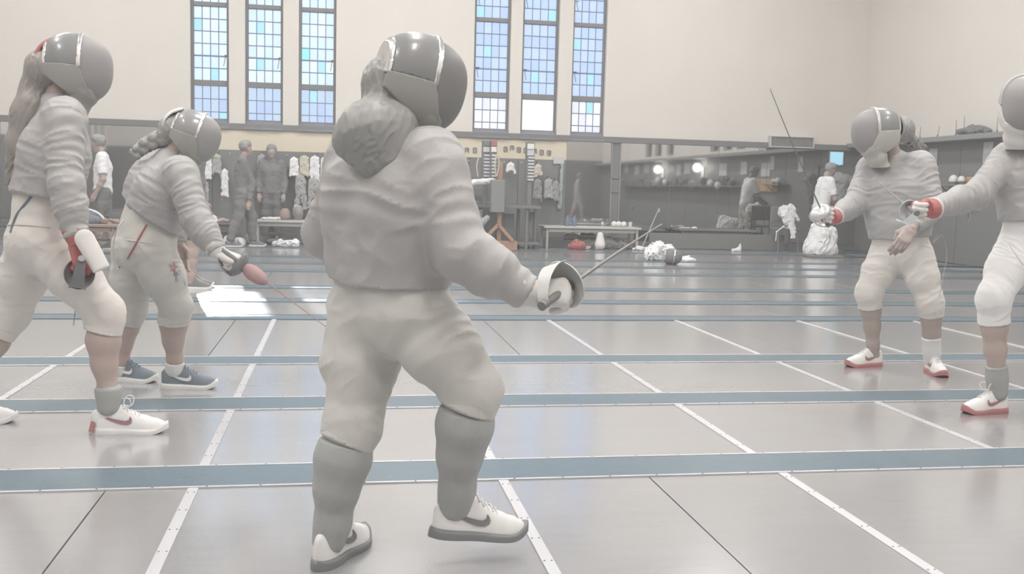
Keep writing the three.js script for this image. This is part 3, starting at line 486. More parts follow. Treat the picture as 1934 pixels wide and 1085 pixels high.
function sabre(name, label, grip, dir, up, o = {}) {      // grip: middle of the handle; dir: along the blade; up: away from the knuckle bow
  const gs = o.guardSize ?? 1; const t = thing(name, label, 'sabre', [grip.x, grip.y, grip.z]); t.userData.group = undefined; delete t.userData.group;
  const x = dir.clone().normalize(), z = x.clone().cross(up).normalize(), y = z.clone().cross(x);
  t.quaternion.setFromRotationMatrix(new THREE.Matrix4().makeBasis(x, y, z));
  const L = o.length ?? 0.88, bl = []; let a = V(0.075, 0, 0); for (let i = 1; i <= 8; i++) { const u = i / 8, b = V(0.075 + L * u, (o.bend ?? 0.02) * u * u * L, 0); bl.push(rod(a, b, (o.r ?? 0.0042) * (1 - 0.55 * (i - 1) / 8), (o.r ?? 0.0042) * (1 - 0.55 * u), 5)); a = b; }
  part('blade', merge(bl), o.blade ?? M.steelDark, t);
  const pr = []; for (let i = 0; i <= 10; i++) { const q = (i / 10) * 1.25; pr.push(new THREE.Vector2(0.072 * Math.sin(q) + 0.001, -0.052 * (1 - Math.cos(q)))); } for (let i = 10; i >= 0; i--) { const q = (i / 10) * 1.25; pr.push(new THREE.Vector2(0.0695 * Math.sin(q) + 0.001, -0.052 * (1 - Math.cos(q)) - 0.003)); }
  const cup = new THREE.LatheGeometry(pr, 32); cup.rotateZ(-Math.PI / 2); cup.scale(1, gs, 0.86 * gs); cup.translate(0.078, -0.012, 0); part('guard', cup, o.guard ?? M.silver, t);
  const bow = new THREE.Shape(); const bp = [V(0.05, -0.075, 0), V(0.02, -0.078, 0), V(-0.03, -0.06, 0), V(-0.07, -0.022, 0), V(-0.078, 0, 0)];
  { const c = new THREE.CatmullRomCurve3(bp), pos = [], idx = [], n = 16; for (let i = 0; i <= n; i++) { const p = c.getPoint(i / n), w = 0.03 * (1 - 0.72 * i / n) + 0.004; for (const [dz, dy] of [[-w, 0], [w, 0], [w, 0.0025], [-w, 0.0025]]) pos.push(p.x, p.y + dy, dz); } for (let i = 0; i < n; i++) for (let k = 0; k < 4; k++) { const a2 = i * 4 + k, b2 = i * 4 + ((k + 1) % 4); idx.push(a2, b2, a2 + 4, b2, b2 + 4, a2 + 4); } const gg = new THREE.BufferGeometry(); gg.setAttribute('position', new THREE.Float32BufferAttribute(pos, 3)); gg.setIndex(idx); gg.computeVertexNormals(); part('knuckle_bow', gg, o.guard ?? M.silver, t); }
  part('grip', rod(V(-0.07, 0, 0), V(0.07, 0, 0), 0.011, 0.013, 12), M.black, t);
  part('pommel', cyl(0.013, 0.013, 0.022, 0, 0, 0, 12).rotateZ(Math.PI / 2).translate(-0.083, 0, 0), M.steelDark, t);
  if (o.pad) part('blade_sleeve', (() => { const q = new THREE.SphereGeometry(0.05, 20, 12); q.scale(1.5, 0.75, 0.7); q.translate(0.135, -0.004, 0); return q; })(), o.pad, t);
  return t;
}
const A = at;

// ---- fencer at the left edge, long ponytail, near leg forward
{
  const j = { head: A(124, 132, -4.5), maskC: A(130, 127, -4.5), shR: A(122, 226, -4.33), shL: A(98, 212, -4.66), elR: A(126, 350, -4.27), wrR: A(146, 458, -4.25), elL: A(70, 330, -4.74), wrL: A(85, 430, -4.8), hipR: A(82, 458, -4.42), hipL: A(66, 456, -4.6), knR: A(199, 590, -4.42), anR: A(206, 766, -4.43), knL: A(22, 590, -4.66), anL: A(-78, 770, -4.66) };
  const R = fencer('person', 'fencer at the left edge with long loose brown ponytail and white shoe with red tick', j, {
    face: V(1, -0.05, -0.12), headUp: V(0.02, 1, 0), fwd: V(1, 0, -0.1), toeR: V(1, 0, 0.02), toeL: V(1, 0, 0), bust: 1.02, thigh: 1.02, calf: 1.12, skin: M.skin, seat: 1.08, hem: 0.215, cuffR: 0.9, arm: 1.04,
    shoe: { upper: M.shoeWhite, sole: M.soleWhite, logo: M.maroon, heel: M.soleRed, bow: true, length: 0.315 }, shoeL: { heel: M.soleRed }, sockR: [1.83, M.sockDark], sockL: [1.83, M.sockDark], jacket: M.lame, breeches: M.breeches,
    handR: { d: V(0.28, -1, 0.05), n: V(0.5, 0.2, 1), side: -1, curl: [0.7, 0.9, 0.6], thumb: 0.8, glove: M.red, size: 1 }, handL: { d: V(0.2, -1, 0), n: V(0, 0, -1), side: 1 }, mask: { strap: M.redStrap, size: 0.97 },
  });
  // white padded back of the glove
  { const f = new Field(), w = j.wrR; f.cap(A(160, 452, -4.21), A(190, 506, -4.19), 0.04, 0.036, { sq: [V(0.45, 0.1, 1).normalize(), 0.45], k: 0.02, endB: 0.01 }); hairPart(R, f, M.gloveWhite, 'glove_pad', 0.006); }
  const h = new Field(), w = [0.004, 1.2, 30];
  h.ball(A(92, 130, -4.5), 0.086, { k: 0.04, wr: w });
  h.cap(A(80, 128, -4.52), A(68, 170, -4.52), 0.062, 0.056, { k: 0.04, wr: w }).cap(A(68, 170, -4.52), A(52, 215, -4.5), 0.056, 0.060, { k: 0.04, wr: w }).cap(A(52, 215, -4.5), A(34, 270, -4.5), 0.060, 0.046, { k: 0.04, wr: w }).cap(A(34, 270, -4.5), A(14, 345, -4.5), 0.046, 0.014, { k: 0.03, wr: w });
  h.cap(A(60, 195, -4.46), A(36, 290, -4.45), 0.04, 0.012, { k: 0.03, wr: w });
  hairPart(R, h, M.hairBrown);
  seam(R, R.breechField, [[62, 368], [48, 385], [30, 410], [20, 440]], 0.006, M.navy, 'strap');
  seam(R, R.breechField, [[14, 425], [32, 425], [62, 427], [95, 431]], 0.003, M.breechesGrey, 'seam');
  sabre('sabre', 'sabre with dark grey guard held low by the fencer at the left edge', A(152, 505, -4.22), V(-0.30, -0.52, -1.0), V(0.1, 0.6, 0), { guard: M.darkMetal, length: 0.7 });
}

// ---- second fencer, leaning forward with braid and sabre arm down
{
  const j = { head: A(352, 258, -5.35), maskC: A(356, 254, -5.35), shR: A(342, 330, -5.16), shL: A(296, 305, -5.55), elR: A(372, 418, -5.08), wrR: A(412, 478, -5.02), elL: A(330, 400, -5.62), wrL: A(335, 460, -5.6), hipR: A(284, 470, -5.28), hipL: A(256, 468, -5.48), knR: A(333, 578, -5.32), anR: A(330, 697, -5.38), knL: A(248, 585, -5.55), anL: A(226, 700, -5.6) };
  const R = fencer('person', 'fencer bending forward with dark braid and star emblems on the breeches', j, {
    face: V(1, -0.34, -0.08), headUp: V(0.34, 1, 0), fwd: V(0.85, -0.35, -0.05), toeR: V(1, 0, 0.05), toeL: V(1, 0, 0.3), bust: 1.15, thigh: 1.12, calf: 1.12, seat: 1.12, hem: 0.18, hemTilt: -0.25, arm: 1.12, skin: M.skin,
    shoe: { upper: M.navy, sole: M.soleWhite, logo: M.soleWhite, length: 0.285, lace: M.navy }, sockR: [1.9, M.sockWhite], sockL: [1.9, M.sockWhite], jacket: M.lameLight, breeches: M.breechesGrey, cuffRg: 1.26, cuffLg: 1.2,
    handR: { d: V(0.75, -0.3, 0.1), n: V(0.25, 0.8, 0.5), side: -1, curl: [1.1, 1.3, 0.8], thumb: 0.9, glove: M.gloveWhite, size: 1.05 }, handL: { d: V(0.2, -1, 0), n: V(0, 0, -1), side: 1 }, mask: { strap: M.gloveWhite, strapR: 0.117, bib: M.bib, mesh: std({ color: lin(0.30, 0.295, 0.295), roughness: 0.4 }), cover: new THREE.MeshPhysicalMaterial({ color: lin(0.30, 0.3, 0.3), roughness: 0.3, clearcoat: 0.7, clearcoatRoughness: 0.12 }), size: 0.9 },
  });
  const h = new Field(), w = [0.003, 3, 30];
  h.ball(A(331, 243, -5.36), 0.078, { k: 0.03, wr: w }).cap(A(322, 252, -5.36), A(314, 262, -5.36), 0.065, 0.05, { k: 0.03, wr: w });
  const br = [[312, 258], [302, 262], [293, 266], [284, 270], [276, 275], [268, 280], [261, 285], [255, 291]];
  br.forEach(([x, y], i) => { const r = 0.034 - i * 0.0022; h.cap(A(x - 4, y - 4, -5.33 - (i % 2) * 0.02), A(x + 5, y + 5, -5.35 + (i % 2) * 0.02), r, r * 0.9, { k: 0.008, wr: [0.002, 3, 40] }); });
  hairPart(R, h, M.hairBlack, 'hair', 0.006);
  seam(R, R.breechField, [[277, 425], [268, 440], [258, 458], [248, 476], [241, 489]], 0.005, M.redStrap, 'seam');
  seam(R, R.breechField, [[225, 452], [250, 455], [280, 459], [312, 464]], 0.003, M.breeches, 'seam');
  // star emblems on the thigh
  patch(R, R.breechField, star(328, 505, 11, 0.2, 0.9), std({ color: lin(0.45, 0.27, 0.26), roughness: 0.9 }), 'emblem');
  patch(R, R.breechField, star(333, 518, 8, 0.5, 0.9), std({ color: lin(0.27, 0.28, 0.36), roughness: 0.9 }), 'emblem');
  patch(R, R.breechField, [[331, 527], [336, 526], [337, 532], [333, 534]], std({ color: lin(0.40, 0.37, 0.36), roughness: 0.9 }), 'emblem');
  patch(R, R.breechField, [[337, 510], [340, 512], [352, 541], [349, 537]], std({ color: lin(0.38, 0.38, 0.45), roughness: 0.9 }), 'emblem');
  { const f = tube([A(234, 414, -5.15), A(222, 432, -5.12), A(214, 470, -5.15), A(222, 510, -5.2), A(226, 505, -5.15)].map((p) => p.sub(R.base)), 0.004, 30); part('body_cord', f, M.gloveWhite, R.g); }
  sabre('sabre', 'sabre with dark guard and red padded blade base held by the bending fencer', A(440, 487, -4.99), A(640, 632, -4.85).sub(A(440, 487, -4.99)), V(0.5, 1, 0), { guard: M.darkMetal, pad: cloth(0.43, 0.29, 0.285, 0.9), blade: std({ color: lin(0.40, 0.24, 0.23), roughness: 0.5 }), length: 0.64, r: 0.0036, bend: -0.02 });
}

// ---- fencer running across the foreground
{
  const j = { head: A(778, 156, -2.82), maskC: A(772, 152, -2.82), shR: A(818, 305, -2.70), shL: A(672, 298, -2.96), elR: A(872, 478, -2.62), wrR: A(1005, 558, -2.60), elL: A(620, 440, -3.05), wrL: A(700, 520, -3.16), hipR: A(778, 590, -2.78), hipL: A(694, 585, -2.93), knR: A(895, 735, -2.72), anR: A(858, 955, -2.78), knL: A(668, 800, -2.84), anL: A(622, 1018, -2.83) };
  const R = fencer('person', 'running fencer in the centre foreground with dark knee socks and flying dark ponytail', j, {
    face: V(1, -0.22, -0.25), headUp: V(0.24, 1, 0), fwd: V(0.8, 0, -0.55), toeR: V(1, 0, -0.15), toeL: V(0.5, 0, -0.9), bust: 1.12, thigh: 1.08, seat: 1.12, calf: 1.12, hem: 0.10, arm: 1.14, cell: 0.010, skin: M.skin,
    shoe: { upper: M.shoeWhite, sole: M.darkMetal, logo: M.darkMetal, length: 0.29 }, shoeR: { lift: 0.085, pitch: -0.10 }, shoeL: { lift: 0, pitch: 0 }, sockR: [1.18, M.sockDark], sockL: [1.18, M.sockDark], jacket: M.lame, jacketWr: [0.006, 9, 3], armWr: [0.006, 12, 3], breeches: M.breechesGrey, cuffRg: 1.14, cuffLg: 1.14, breechWr: [0.007, 8, 3],
    handR: { d: V(1, 0.1, 0), n: V(-0.05, 0.5, 0.85), side: -1, curl: [1.15, 1.35, 0.8], thumb: 0.9, glove: M.gloveWhite, size: 1.02 }, handL: { d: V(0.6, -0.3, -0.3), n: V(0, 1, 0), side: 1 }, mask: { strap: null, bib: M.bib, size: 0.92, cover: M.maskShell, mesh: std({ color: lin(0.225, 0.222, 0.22), roughness: 0.5 }) },
  });
  const h = new Field(), w = [0.0045, 1.2, 26];
  h.ball(A(744, 158, -2.83), 0.084, { k: 0.04, wr: w }).cap(A(738, 165, -2.83), A(728, 215, -2.85), 0.07, 0.062, { k: 0.04, wr: w });
  h.cap(A(735, 215, -2.82), A(700, 258, -2.74), 0.06, 0.085, { k: 0.05, wr: w }).cap(A(700, 258, -2.74), A(712, 305, -2.72), 0.085, 0.05, { k: 0.05, wr: w }).cap(A(700, 250, -2.74), A(655, 272, -2.74), 0.07, 0.028, { k: 0.04, wr: w }).cap(A(745, 240, -2.74), A(752, 300, -2.70), 0.06, 0.03, { k: 0.04, wr: w });
  h.cap(A(728, 150, -2.82), A(700, 140, -2.82), 0.016, 0.004, { k: 0.02 }).cap(A(725, 165, -2.82), A(694, 172, -2.82), 0.014, 0.003, { k: 0.02 });
  hairPart(R, h, M.hairBlack, 'hair', 0.006);
  sabre('sabre', 'sabre with pale guard held out to the right by the running fencer', A(1055, 556, -2.59), A(1165, 506, -2.62).sub(A(1055, 556, -2.59)).add(V(0, 0, -0.16)), V(0.3, -1, 0.2), { guard: std({ color: lin(0.66, 0.66, 0.64), roughness: 0.4 }), length: 0.62, r: 0.0062 });
}

// ---- fencer at the right, facing left
{
  const j = { head: A(1672, 248, -5.78), maskC: A(1664, 248, -5.76), shR: A(1642, 318, -5.93), shL: A(1742, 312, -5.66), elR: A(1612, 388, -5.86), wrR: A(1574, 411, -5.70), elL: A(1764, 392, -5.58), wrL: A(1722, 432, -5.42), hipR: A(1676, 482, -5.84), hipL: A(1728, 482, -5.72), knR: A(1640, 552, -5.84), anR: A(1650, 668, -5.90), knL: A(1757, 570, -5.64), anL: A(1760, 680, -5.68) };
  const R = fencer('person', 'fencer facing left with pale mask bib and one bare hand at the waist', j, {
    face: V(-0.93, -0.08, -0.16), headUp: V(-0.1, 1, 0.03), fwd: V(-0.75, 0, 0.62), toeR: V(-1, 0, 0.12), toeL: V(-0.22, 0, 1), bust: 1.1, thigh: 1.0, calf: 1.0, hem: 0.125, arm: 1.06, skin: M.skinTan, cuffL: 0.9, cuffRg: 1.22, cuffLg: 1.22,
    shoe: { upper: M.shoeWhite, sole: M.soleRed, logo: M.maroon, length: 0.275 }, sockL: [1.62, M.sockWhite], jacket: M.lameLight, breeches: M.breeches,
    handR: { d: V(-0.95, 0.12, 0.3), n: V(0, -0.1, -1), side: -1, curl: [1.15, 1.35, 0.8], thumb: 0.95, glove: M.red, fingers: M.gloveWhite, cuff: 0.03 }, handL: { d: V(-0.62, -0.75, 0.2), n: V(-0.3, 0.2, 0.9), side: 1, curl: [0.45, 0.5, 0.3], thumb: 0.5, spread: 0.3, fat: 0.002, size: 1.12 }, mask: { bib: M.bibLight, flap: 2.2, strap: M.hairBlack, size: 1.0, band: std({ color: lin(0.62, 0.62, 0.6), roughness: 0.3, metalness: 0.4 }), mesh: std({ color: lin(0.30, 0.285, 0.285), roughness: 0.5 }) },
  });
  const h = new Field(); h.ball(A(1702, 245, -5.92), 0.085, { k: 0.03, wr: [0.004, 3, 30] }).cap(A(1715, 262, -5.95), A(1742, 282, -5.95), 0.04, 0.03, { k: 0.03, wr: [0.012, 30, 30] });
  hairPart(R, h, M.hairBlack, 'hair', 0.007);
  seam(R, R.breechField, [[1700, 440], [1694, 465], [1690, 490]], 0.003, M.breechesGrey, 'seam');
  sabre('sabre', 'sabre raised toward the upper left by the fencer on the right', A(1556, 408, -5.66), A(1434, 138, -5.15).sub(A(1556, 408, -5.66)), V(0.9, 0.45, 0), { length: 0.95, r: 0.0048, guard: std({ color: lin(0.62, 0.63, 0.63), roughness: 0.3, metalness: 0.5 }) });
}

// ---- fencer cut by the right edge, sabre arm reaching left
{
  const j = { head: A(1938, 200, -4.56), maskC: A(1933, 198, -4.55), shR: A(1902, 300, -4.66), shL: A(2040, 300, -4.5), elR: A(1848, 368, -4.55), wrR: A(1756, 396, -4.38), elL: A(2075, 400, -4.55), wrL: A(2040, 470, -4.4), hipR: A(1928, 462, -4.62), hipL: A(1998, 462, -4.52), knR: A(1876, 562, -4.52), anR: A(1884, 742, -4.56), knL: A(2020, 580, -4.42), anL: A(2045, 760, -4.42) };
  const R = fencer('person', 'fencer cut off by the right edge reaching left, in bright white breeches', j, {
    face: V(-0.42, -0.06, 0.9), fwd: V(-0.45, 0, 0.9), toeR: V(-1, 0, 0.08), toeL: V(-0.3, 0, 1), bust: 1.08, thigh: 1.02, calf: 1.05, hem: 0.13, arm: 1.08, skin: M.skin, cuffRg: 1.24, cuffLg: 1.24,
    shoe: { upper: M.shoeWhite, sole: M.soleRed, logo: M.maroon, bow: true, length: 0.27 }, sockR: [1.72, M.sockDark], sockL: [1.72, M.sockDark], jacket: std({ color: lin(0.41, 0.395, 0.39), roughness: 0.62, metalness: 0.1, bumpMap: weave, bumpScale: 0.0006 }), breeches: M.breechesWhite,
    handR: { d: V(-1, 0.02, 0.12), n: V(0.05, 0.25, -1), side: -1, curl: [1.1, 1.3, 0.8], thumb: 0.9, glove: M.red, fingers: M.gloveWhite, cuff: 0.03 }, handL: { d: V(-0.3, -1, 0), n: V(0.3, 0, 1), side: 1 }, mask: { bib: M.gloveWhite, flap: 1.2, strap: M.bib, size: 1.0, mesh: std({ color: lin(0.31, 0.295, 0.29), roughness: 0.5 }), band: std({ color: lin(0.55, 0.54, 0.52), roughness: 0.4 }) },
  });
  // crossed flap of the breeches and the jacket tie on the forearm
  seam(R, R.breechField, [[1905, 462], [1918, 480], [1928, 494], [1933, 502]], 0.003, M.breeches, 'seam');
  { const p = mix(j.elR, j.wrR, 0.28); const f = new THREE.TorusGeometry(0.062, 0.006, 8, 28); const q = new THREE.Quaternion().setFromUnitVectors(V(0, 0, 1), j.wrR.clone().sub(j.elR).normalize()); f.applyQuaternion(q); f.translate(p.x - R.base.x, p.y - R.base.y, p.z - R.base.z); part('sleeve_tie', merge([f, tube([p.clone().add(V(0.01, -0.06, 0.02)), p.clone().add(V(0.012, -0.09, 0.025)), p.clone().add(V(0.004, -0.12, 0.02))].map((v) => v.sub(R.base)), 0.006, 8)]), M.lame, R.g); }
  { const f = tube([A(1772, 440, -4.6), A(1762, 460, -4.66), A(1778, 445, -4.66), A(1788, 480, -4.7), A(1782, 520, -4.7), A(1774, 560, -4.66)].map((p) => p.sub(R.base)), 0.0022, 40); part('body_cord', f, M.lame, R.g); }
  sabre('sabre', 'sabre with bright white guard held by the fencer at the right edge', A(1722, 396, -4.37), A(1650, 341, -5.12).sub(A(1722, 396, -4.37)), V(0.3, 1, 0.2), { guard: std({ color: lin(0.80, 0.83, 0.83), roughness: 0.3, metalness: 0.3 }), length: 0.72, r: 0.0052, guardSize: 0.72 });
}

// ---------------------------------------------------------------- things along the far wall
M.cream2 = cloth(0.62, 0.58, 0.48); M.greyCloth = cloth(0.42, 0.42, 0.42); M.greyDim = cloth(0.33, 0.335, 0.335); M.lime = cloth(0.55, 0.60, 0.30); M.paleBlue = cloth(0.42, 0.47, 0.50); M.denim = cloth(0.24, 0.27, 0.31);
M.blackCloth = cloth(0.215, 0.217, 0.217); M.pinkCloth = cloth(0.52, 0.40, 0.41); M.tableTop = std({ color: lin(0.56, 0.56, 0.545), roughness: 0.5 }); M.tableLeg = std({ color: lin(0.47, 0.47, 0.45), roughness: 0.5 }); M.blueBottle = std({ color: lin(0.19, 0.25, 0.36), roughness: 0.35 }); M.brown = std({ color: lin(0.36, 0.28, 0.25), roughness: 0.7 }); M.orange = std({ color: lin(0.55, 0.38, 0.22), roughness: 0.7 });
function fieldThing(name, label, cat, fld, mat, cell, pn, group) { const b = fld.bounds(), c = V((b.min.x + b.max.x) / 2, b.min.y, (b.min.z + b.max.z) / 2); const m = shadows(new THREE.Mesh(net(fld, cell, c), mat)); m.name = numbered(name); m.position.copy(c); tag(m, label, cat, group); scene.add(m); return m; }
// a rumpled heap of cloth resting on the level y: rounded lumps with folds
function heap(name, label, cat, cx, y, cz, w, h, d, mat, n = 7, cell = 0.018) {
  const f = new Field(), up = [[V(0, -1, 0), -(y + 0.003)]];
  for (let i = 0; i < n; i++) { const a = rr(-0.5, 0.5), b = rr(-0.5, 0.5), r = h * rr(0.28, 0.5) * (1 - 0.6 * Math.abs(a)); f.cap(V(cx + a * w, y + r * 0.7, cz + b * d), V(cx + (a + rr(-0.3, 0.3)) * w * 0.8, y + r * rr(0.5, 1.4), cz + (b + rr(-0.4, 0.4)) * d), r, r * 0.6, { k: 0.03, wr: [h * 0.07, 9, 9], clips: up }); }
  return fieldThing(name, label, cat, f, mat, cell);
}
function garment(label, cat, px0, px1, py0, py1, z, mat, o = {}) {      // a jacket or trousers hung on a hook
  const a = A(px0, py0, z), b = A(px1, py1, z), cx = (a.x + b.x) / 2, w = b.x - a.x, top = a.y, bot = b.y, h = top - bot, f = new Field(), wr = [0.014, 3, 14], fl = [V(0, 0, 1), 0.55];
  if (o.trousers) for (const k of [-1, 1]) f.cap(V(cx + k * w * 0.15, top - 0.08, z), V(cx + k * w * 0.3, bot + 0.06, z), w * 0.24, w * 0.17, { k: 0.03, wr, sq: fl, endB: 0.01 });
  else {
    f.cap(V(cx - w * 0.12, top - 0.05, z), V(cx + w * 0.12, top - 0.05, z), w * 0.16, w * 0.16, { k: 0.04, wr, sq: fl }).cap(V(cx, top - 0.1, z), V(cx, bot + 0.08 + h * 0.12, z), w * 0.24, w * 0.34, { k: 0.05, wr, sq: fl, endB: 0.02 });
    for (const k of [-1, 1]) f.cap(V(cx + k * w * 0.18, top - 0.09, z), V(cx + k * w * 0.38, bot + h * rr(0.08, 0.3), z + 0.03), w * 0.13, w * 0.1, { k: 0.03, wr, sq: fl, endB: 0.01 });
  }
  f.cap(V(cx, top - 0.06, z), V(cx, top + 0.0, z), w * 0.09, w * 0.06, { k: 0.03 });
  const t = thing(cat === 'trousers' ? 'hanging_trousers' : 'hanging_jacket', label, cat, [cx, top, z]); if (o.group) t.userData.group = o.group;
  part('cloth', net(f, 0.02, V(cx, top, z)), mat, t);
  part('hook', merge([rod(V(0, 0, 0), V(0, 0.04, -0.02), 0.008), rod(V(0, 0.04, -0.02), V(0, 0.03, FAR + 0.02 - z), 0.008)]), M.darkMetal, t);
  if (o.collar) { const c = new Field(); c.cap(V(cx - w * 0.12, top - 0.04, z + 0.02), V(cx + w * 0.12, top - 0.07, z + 0.02), w * 0.2, w * 0.18, { wr, sq: fl }); part('collar', net(c, 0.018, V(cx, top, z)), o.collar, t); }
  return t;
}
function table(label, px0, px1, pyTop, z, depth, mt, ml, name = 'table', cat = 'table', apron = true) {
  const a = A(px0, pyTop, z), b = A(px1, pyTop, z), w = b.x - a.x, H = (a.y + b.y) / 2, t = thing(name, label, cat, [(a.x + b.x) / 2, 0, z - depth / 2]);
  part('table_top', rbx(w, 0.04, depth, 0.008, 0, H - 0.02, 0), mt, t);
  for (const sx of [-1, 1]) for (const sz of [-1, 1]) part('leg', rbx(0.045, H - 0.04, 0.045, 0.006, sx * (w / 2 - 0.07), (H - 0.04) / 2, sz * (depth / 2 - 0.06)), ml, t);
  if (apron) for (const sz of [-1, 1]) part('apron', rbx(w - 0.2, 0.06, 0.03, 0.005, 0, H - 0.08, sz * (depth / 2 - 0.06)), ml, t);
  if (apron) part('shelf_rail', rbx(w - 0.16, 0.03, 0.03, 0.005, 0, H * 0.42, -(depth / 2 - 0.06)), ml, t);
  t.userData.h = undefined; delete t.userData.h; return { t, H, x: (px, py = pyTop) => A(px, py, z).x };
}
const t1 = table('grey white table at the wall left of the running fencer', 478, 640, 417, -17.8, 0.5, M.tableTop, M.tableLeg);
const t2 = table('long white table with blue bottles on it before the mirror', 1028, 1212, 429, -18.0, 0.62, M.tableTop, M.tableLeg);
const t3 = table('low dark table under the hanging jackets behind the bending fencer', 388, 440, 421, -18.2, 0.5, M.blackCloth, M.black);
const t4 = table('low dark bench standing against the mirror', 1284, 1428, 434, -18.45, 0.45, M.shade, M.shade, 'bench', 'bench');
part('front_panel', rbx(2.8, 0.3, 0.02, 0.004, 0, 0.16, 0.2), std({ color: lin(0.235, 0.24, 0.235), roughness: 0.5 }), t4.t);
// on the first table
{
  const f = new Field(); f.cap(V(t1.x(497), t1.H + 0.02, -18.0), V(t1.x(527), t1.H + 0.02, -18.05), 0.05, 0.06, { sq: [V(0, 1, 0), 0.5], wr: [0.01, 8, 12], clips: [[V(0, -1, 0), -t1.H - 0.002]] }); fieldThing('folded_cloth', 'white folded cloth lying flat on the grey white table', 'cloth', f, M.whiteCloth, 0.015);
  const p = [[0, 0], [0.075, 0], [0.1, 0.05], [0.095, 0.13], [0.06, 0.19], [0.035, 0.205], [0.03, 0.2], [0, 0.2]].map(([x, y]) => new THREE.Vector2(x, y)); const g = tag(shadows(new THREE.Mesh(new THREE.LatheGeometry(p, 24), M.brown)), 'round brown jar standing on the grey white table', 'jar'); g.name = 'jar'; g.position.set(t1.x(537), t1.H, -18.05); scene.add(g);
  const t = thing('fencing_mask', 'dark fencing mask resting on the grey white table', 'mask', [t1.x(561), t1.H, -18.05]); mask(t, V(0, 0, 0), V(0, 0.15, 0), V(0.3, 0.1, 1), V(0, 1, 0), { size: 0.75, strap: null }); const q = t.children[0]; while (q.children.length) t.add(q.children[0]); t.remove(q);
  const bx2 = thing('cardboard_box', 'small orange box on the floor under the grey white table', 'box', [A(586, 460, -18.2).x, 0, -18.2]); part('box_body', rbx(0.14, 0.15, 0.12, 0.005, 0, 0.076, 0), M.orange, bx2); part('box_lid', rbx(0.146, 0.02, 0.126, 0.004, 0, 0.158, 0), M.orange, bx2);
}
// on and under the second table
for (const [k, px] of [[0, 1076], [1, 1089]]) { const p = [[0, 0], [0.042, 0], [0.045, 0.01], [0.045, 0.13], [0.02, 0.165], [0.02, 0.18], [0, 0.18]].map(([x, y]) => new THREE.Vector2(x, y)); const t = thing('water_bottle', ['left one of the two blue bottles on the long white table', 'right one of the two blue bottles on the long white table'][k], 'bottle', [t2.x(px), t2.H, -18.2], 0, 'blue bottles on the long table'); part('bottle_body', new THREE.LatheGeometry(p, 20), M.blueBottle, t); part('cap', cyl(0.022, 0.022, 0.03, 0, 0.19, 0, 16), M.black, t); }
[[1165, 'leftmost of three small white balls on the right end of the long table'], [1173, 'middle one of three small white balls on the long table'], [1182, 'rightmost of three small white balls on the long table']].forEach(([px, l], k) => { const g = new THREE.SphereGeometry(0.055, 20, 14); const m = tag(shadows(new THREE.Mesh(g, M.whitePaint)), l, 'ball', 'small white balls on the long table'); m.name = numbered('ball'); m.position.set(t2.x(px), t2.H + 0.056, -18.2 + 0.03 * k); scene.add(m); });
{ const p = [[0, 0], [0.03, 0], [0.04, 0.1], [0.036, 0.1], [0.027, 0.006], [0, 0.006]].map(([x, y]) => new THREE.Vector2(x, y)); const m = tag(shadows(new THREE.Mesh(new THREE.LatheGeometry(p, 20), M.whitePaint)), 'white cup standing at the right end of the long white table', 'cup'); m.name = 'cup'; m.position.set(t2.x(1196), t2.H, -18.2); scene.add(m); }
sabre('sabre', 'fencing sabre lying flat across the long white table', V(t2.x(1150), t2.H + 0.055, -18.3), V(-1, -0.02, 0.05), V(0, 0.2, 1), { length: 0.8, guardSize: 0.6, blade: M.paleBlue });
heap('equipment_bag', 'long black equipment bag on the floor under the long white table', 'bag', A(1150, 462, -18.2).x, 0, -18.25, 1.5, 0.30, 0.3, M.blackCloth, 9, 0.025);
heap('cloth_heap', 'small red cloth under the left half of the long white table', 'cloth', A(1087, 455, -18.0).x, 0.0, -17.85, 0.2, 0.26, 0.12, M.red, 4, 0.015);
{ const f = new Field(); const p = A(1132, 462, -17.9); f.cap(V(p.x, 0.10, -17.86), V(p.x, 0.27, -17.86), 0.10, 0.06, { clips: [[V(0, -1, 0), -0.002]] }); fieldThing('white_pouch', 'rounded white pouch standing under the long white table', 'pouch', f, M.whiteCloth, 0.015); }
heap('cloth_heap', 'crumpled pink and white cloth beside the red cloth under the long table', 'cloth', A(1112, 455, -17.9).x, 0, -17.8, 0.3, 0.12, 0.15, M.pinkCloth, 5, 0.015);
heap('cloth_heap', 'small crumpled white cloth at the right foot of the long white table', 'cloth', A(1212, 460, -17.8).x, 0, -17.8, 0.32, 0.12, 0.2, M.whiteCloth, 6, 0.015);
// on the dark table
{ const f = new Field(), p = A(402, 413, -18.35); f.cap(V(p.x, t3.H + 0.03, -18.4), V(p.x, t3.H + 0.05, -18.4), 0.11, 0.08, { clips: [[V(0, -1, 0), -t3.H - 0.002]] }); fieldThing('cloth_bundle', 'round white bundle on the low dark table', 'bundle', f, M.whiteCloth, 0.015); heap('cloth_heap', 'pinkish cloth at the right of the round white bundle', 'cloth', A(424, 412, -18.35).x, t3.H, -18.4, 0.26, 0.1, 0.15, M.pinkCloth, 5, 0.014); }
heap('cloth_heap', 'crumpled white towel on the floor between dark clothed man and bending fencer', 'towel', A(441, 463, -17.4).x, 0, -17.4, 0.36, 0.22, 0.25, M.whiteCloth, 8, 0.015);
heap('cloth_heap', 'crumpled white towel on the floor in front of the grey white table', 'towel', A(541, 466, -17.4).x, 0, -17.4, 0.38, 0.22, 0.25, M.whiteCloth, 8, 0.015);
heap('equipment_bag', 'black bag on the floor under the grey white table', 'bag', A(500, 460, -18.0).x, 0, -18.05, 0.7, 0.25, 0.3, M.blackCloth, 6, 0.025);
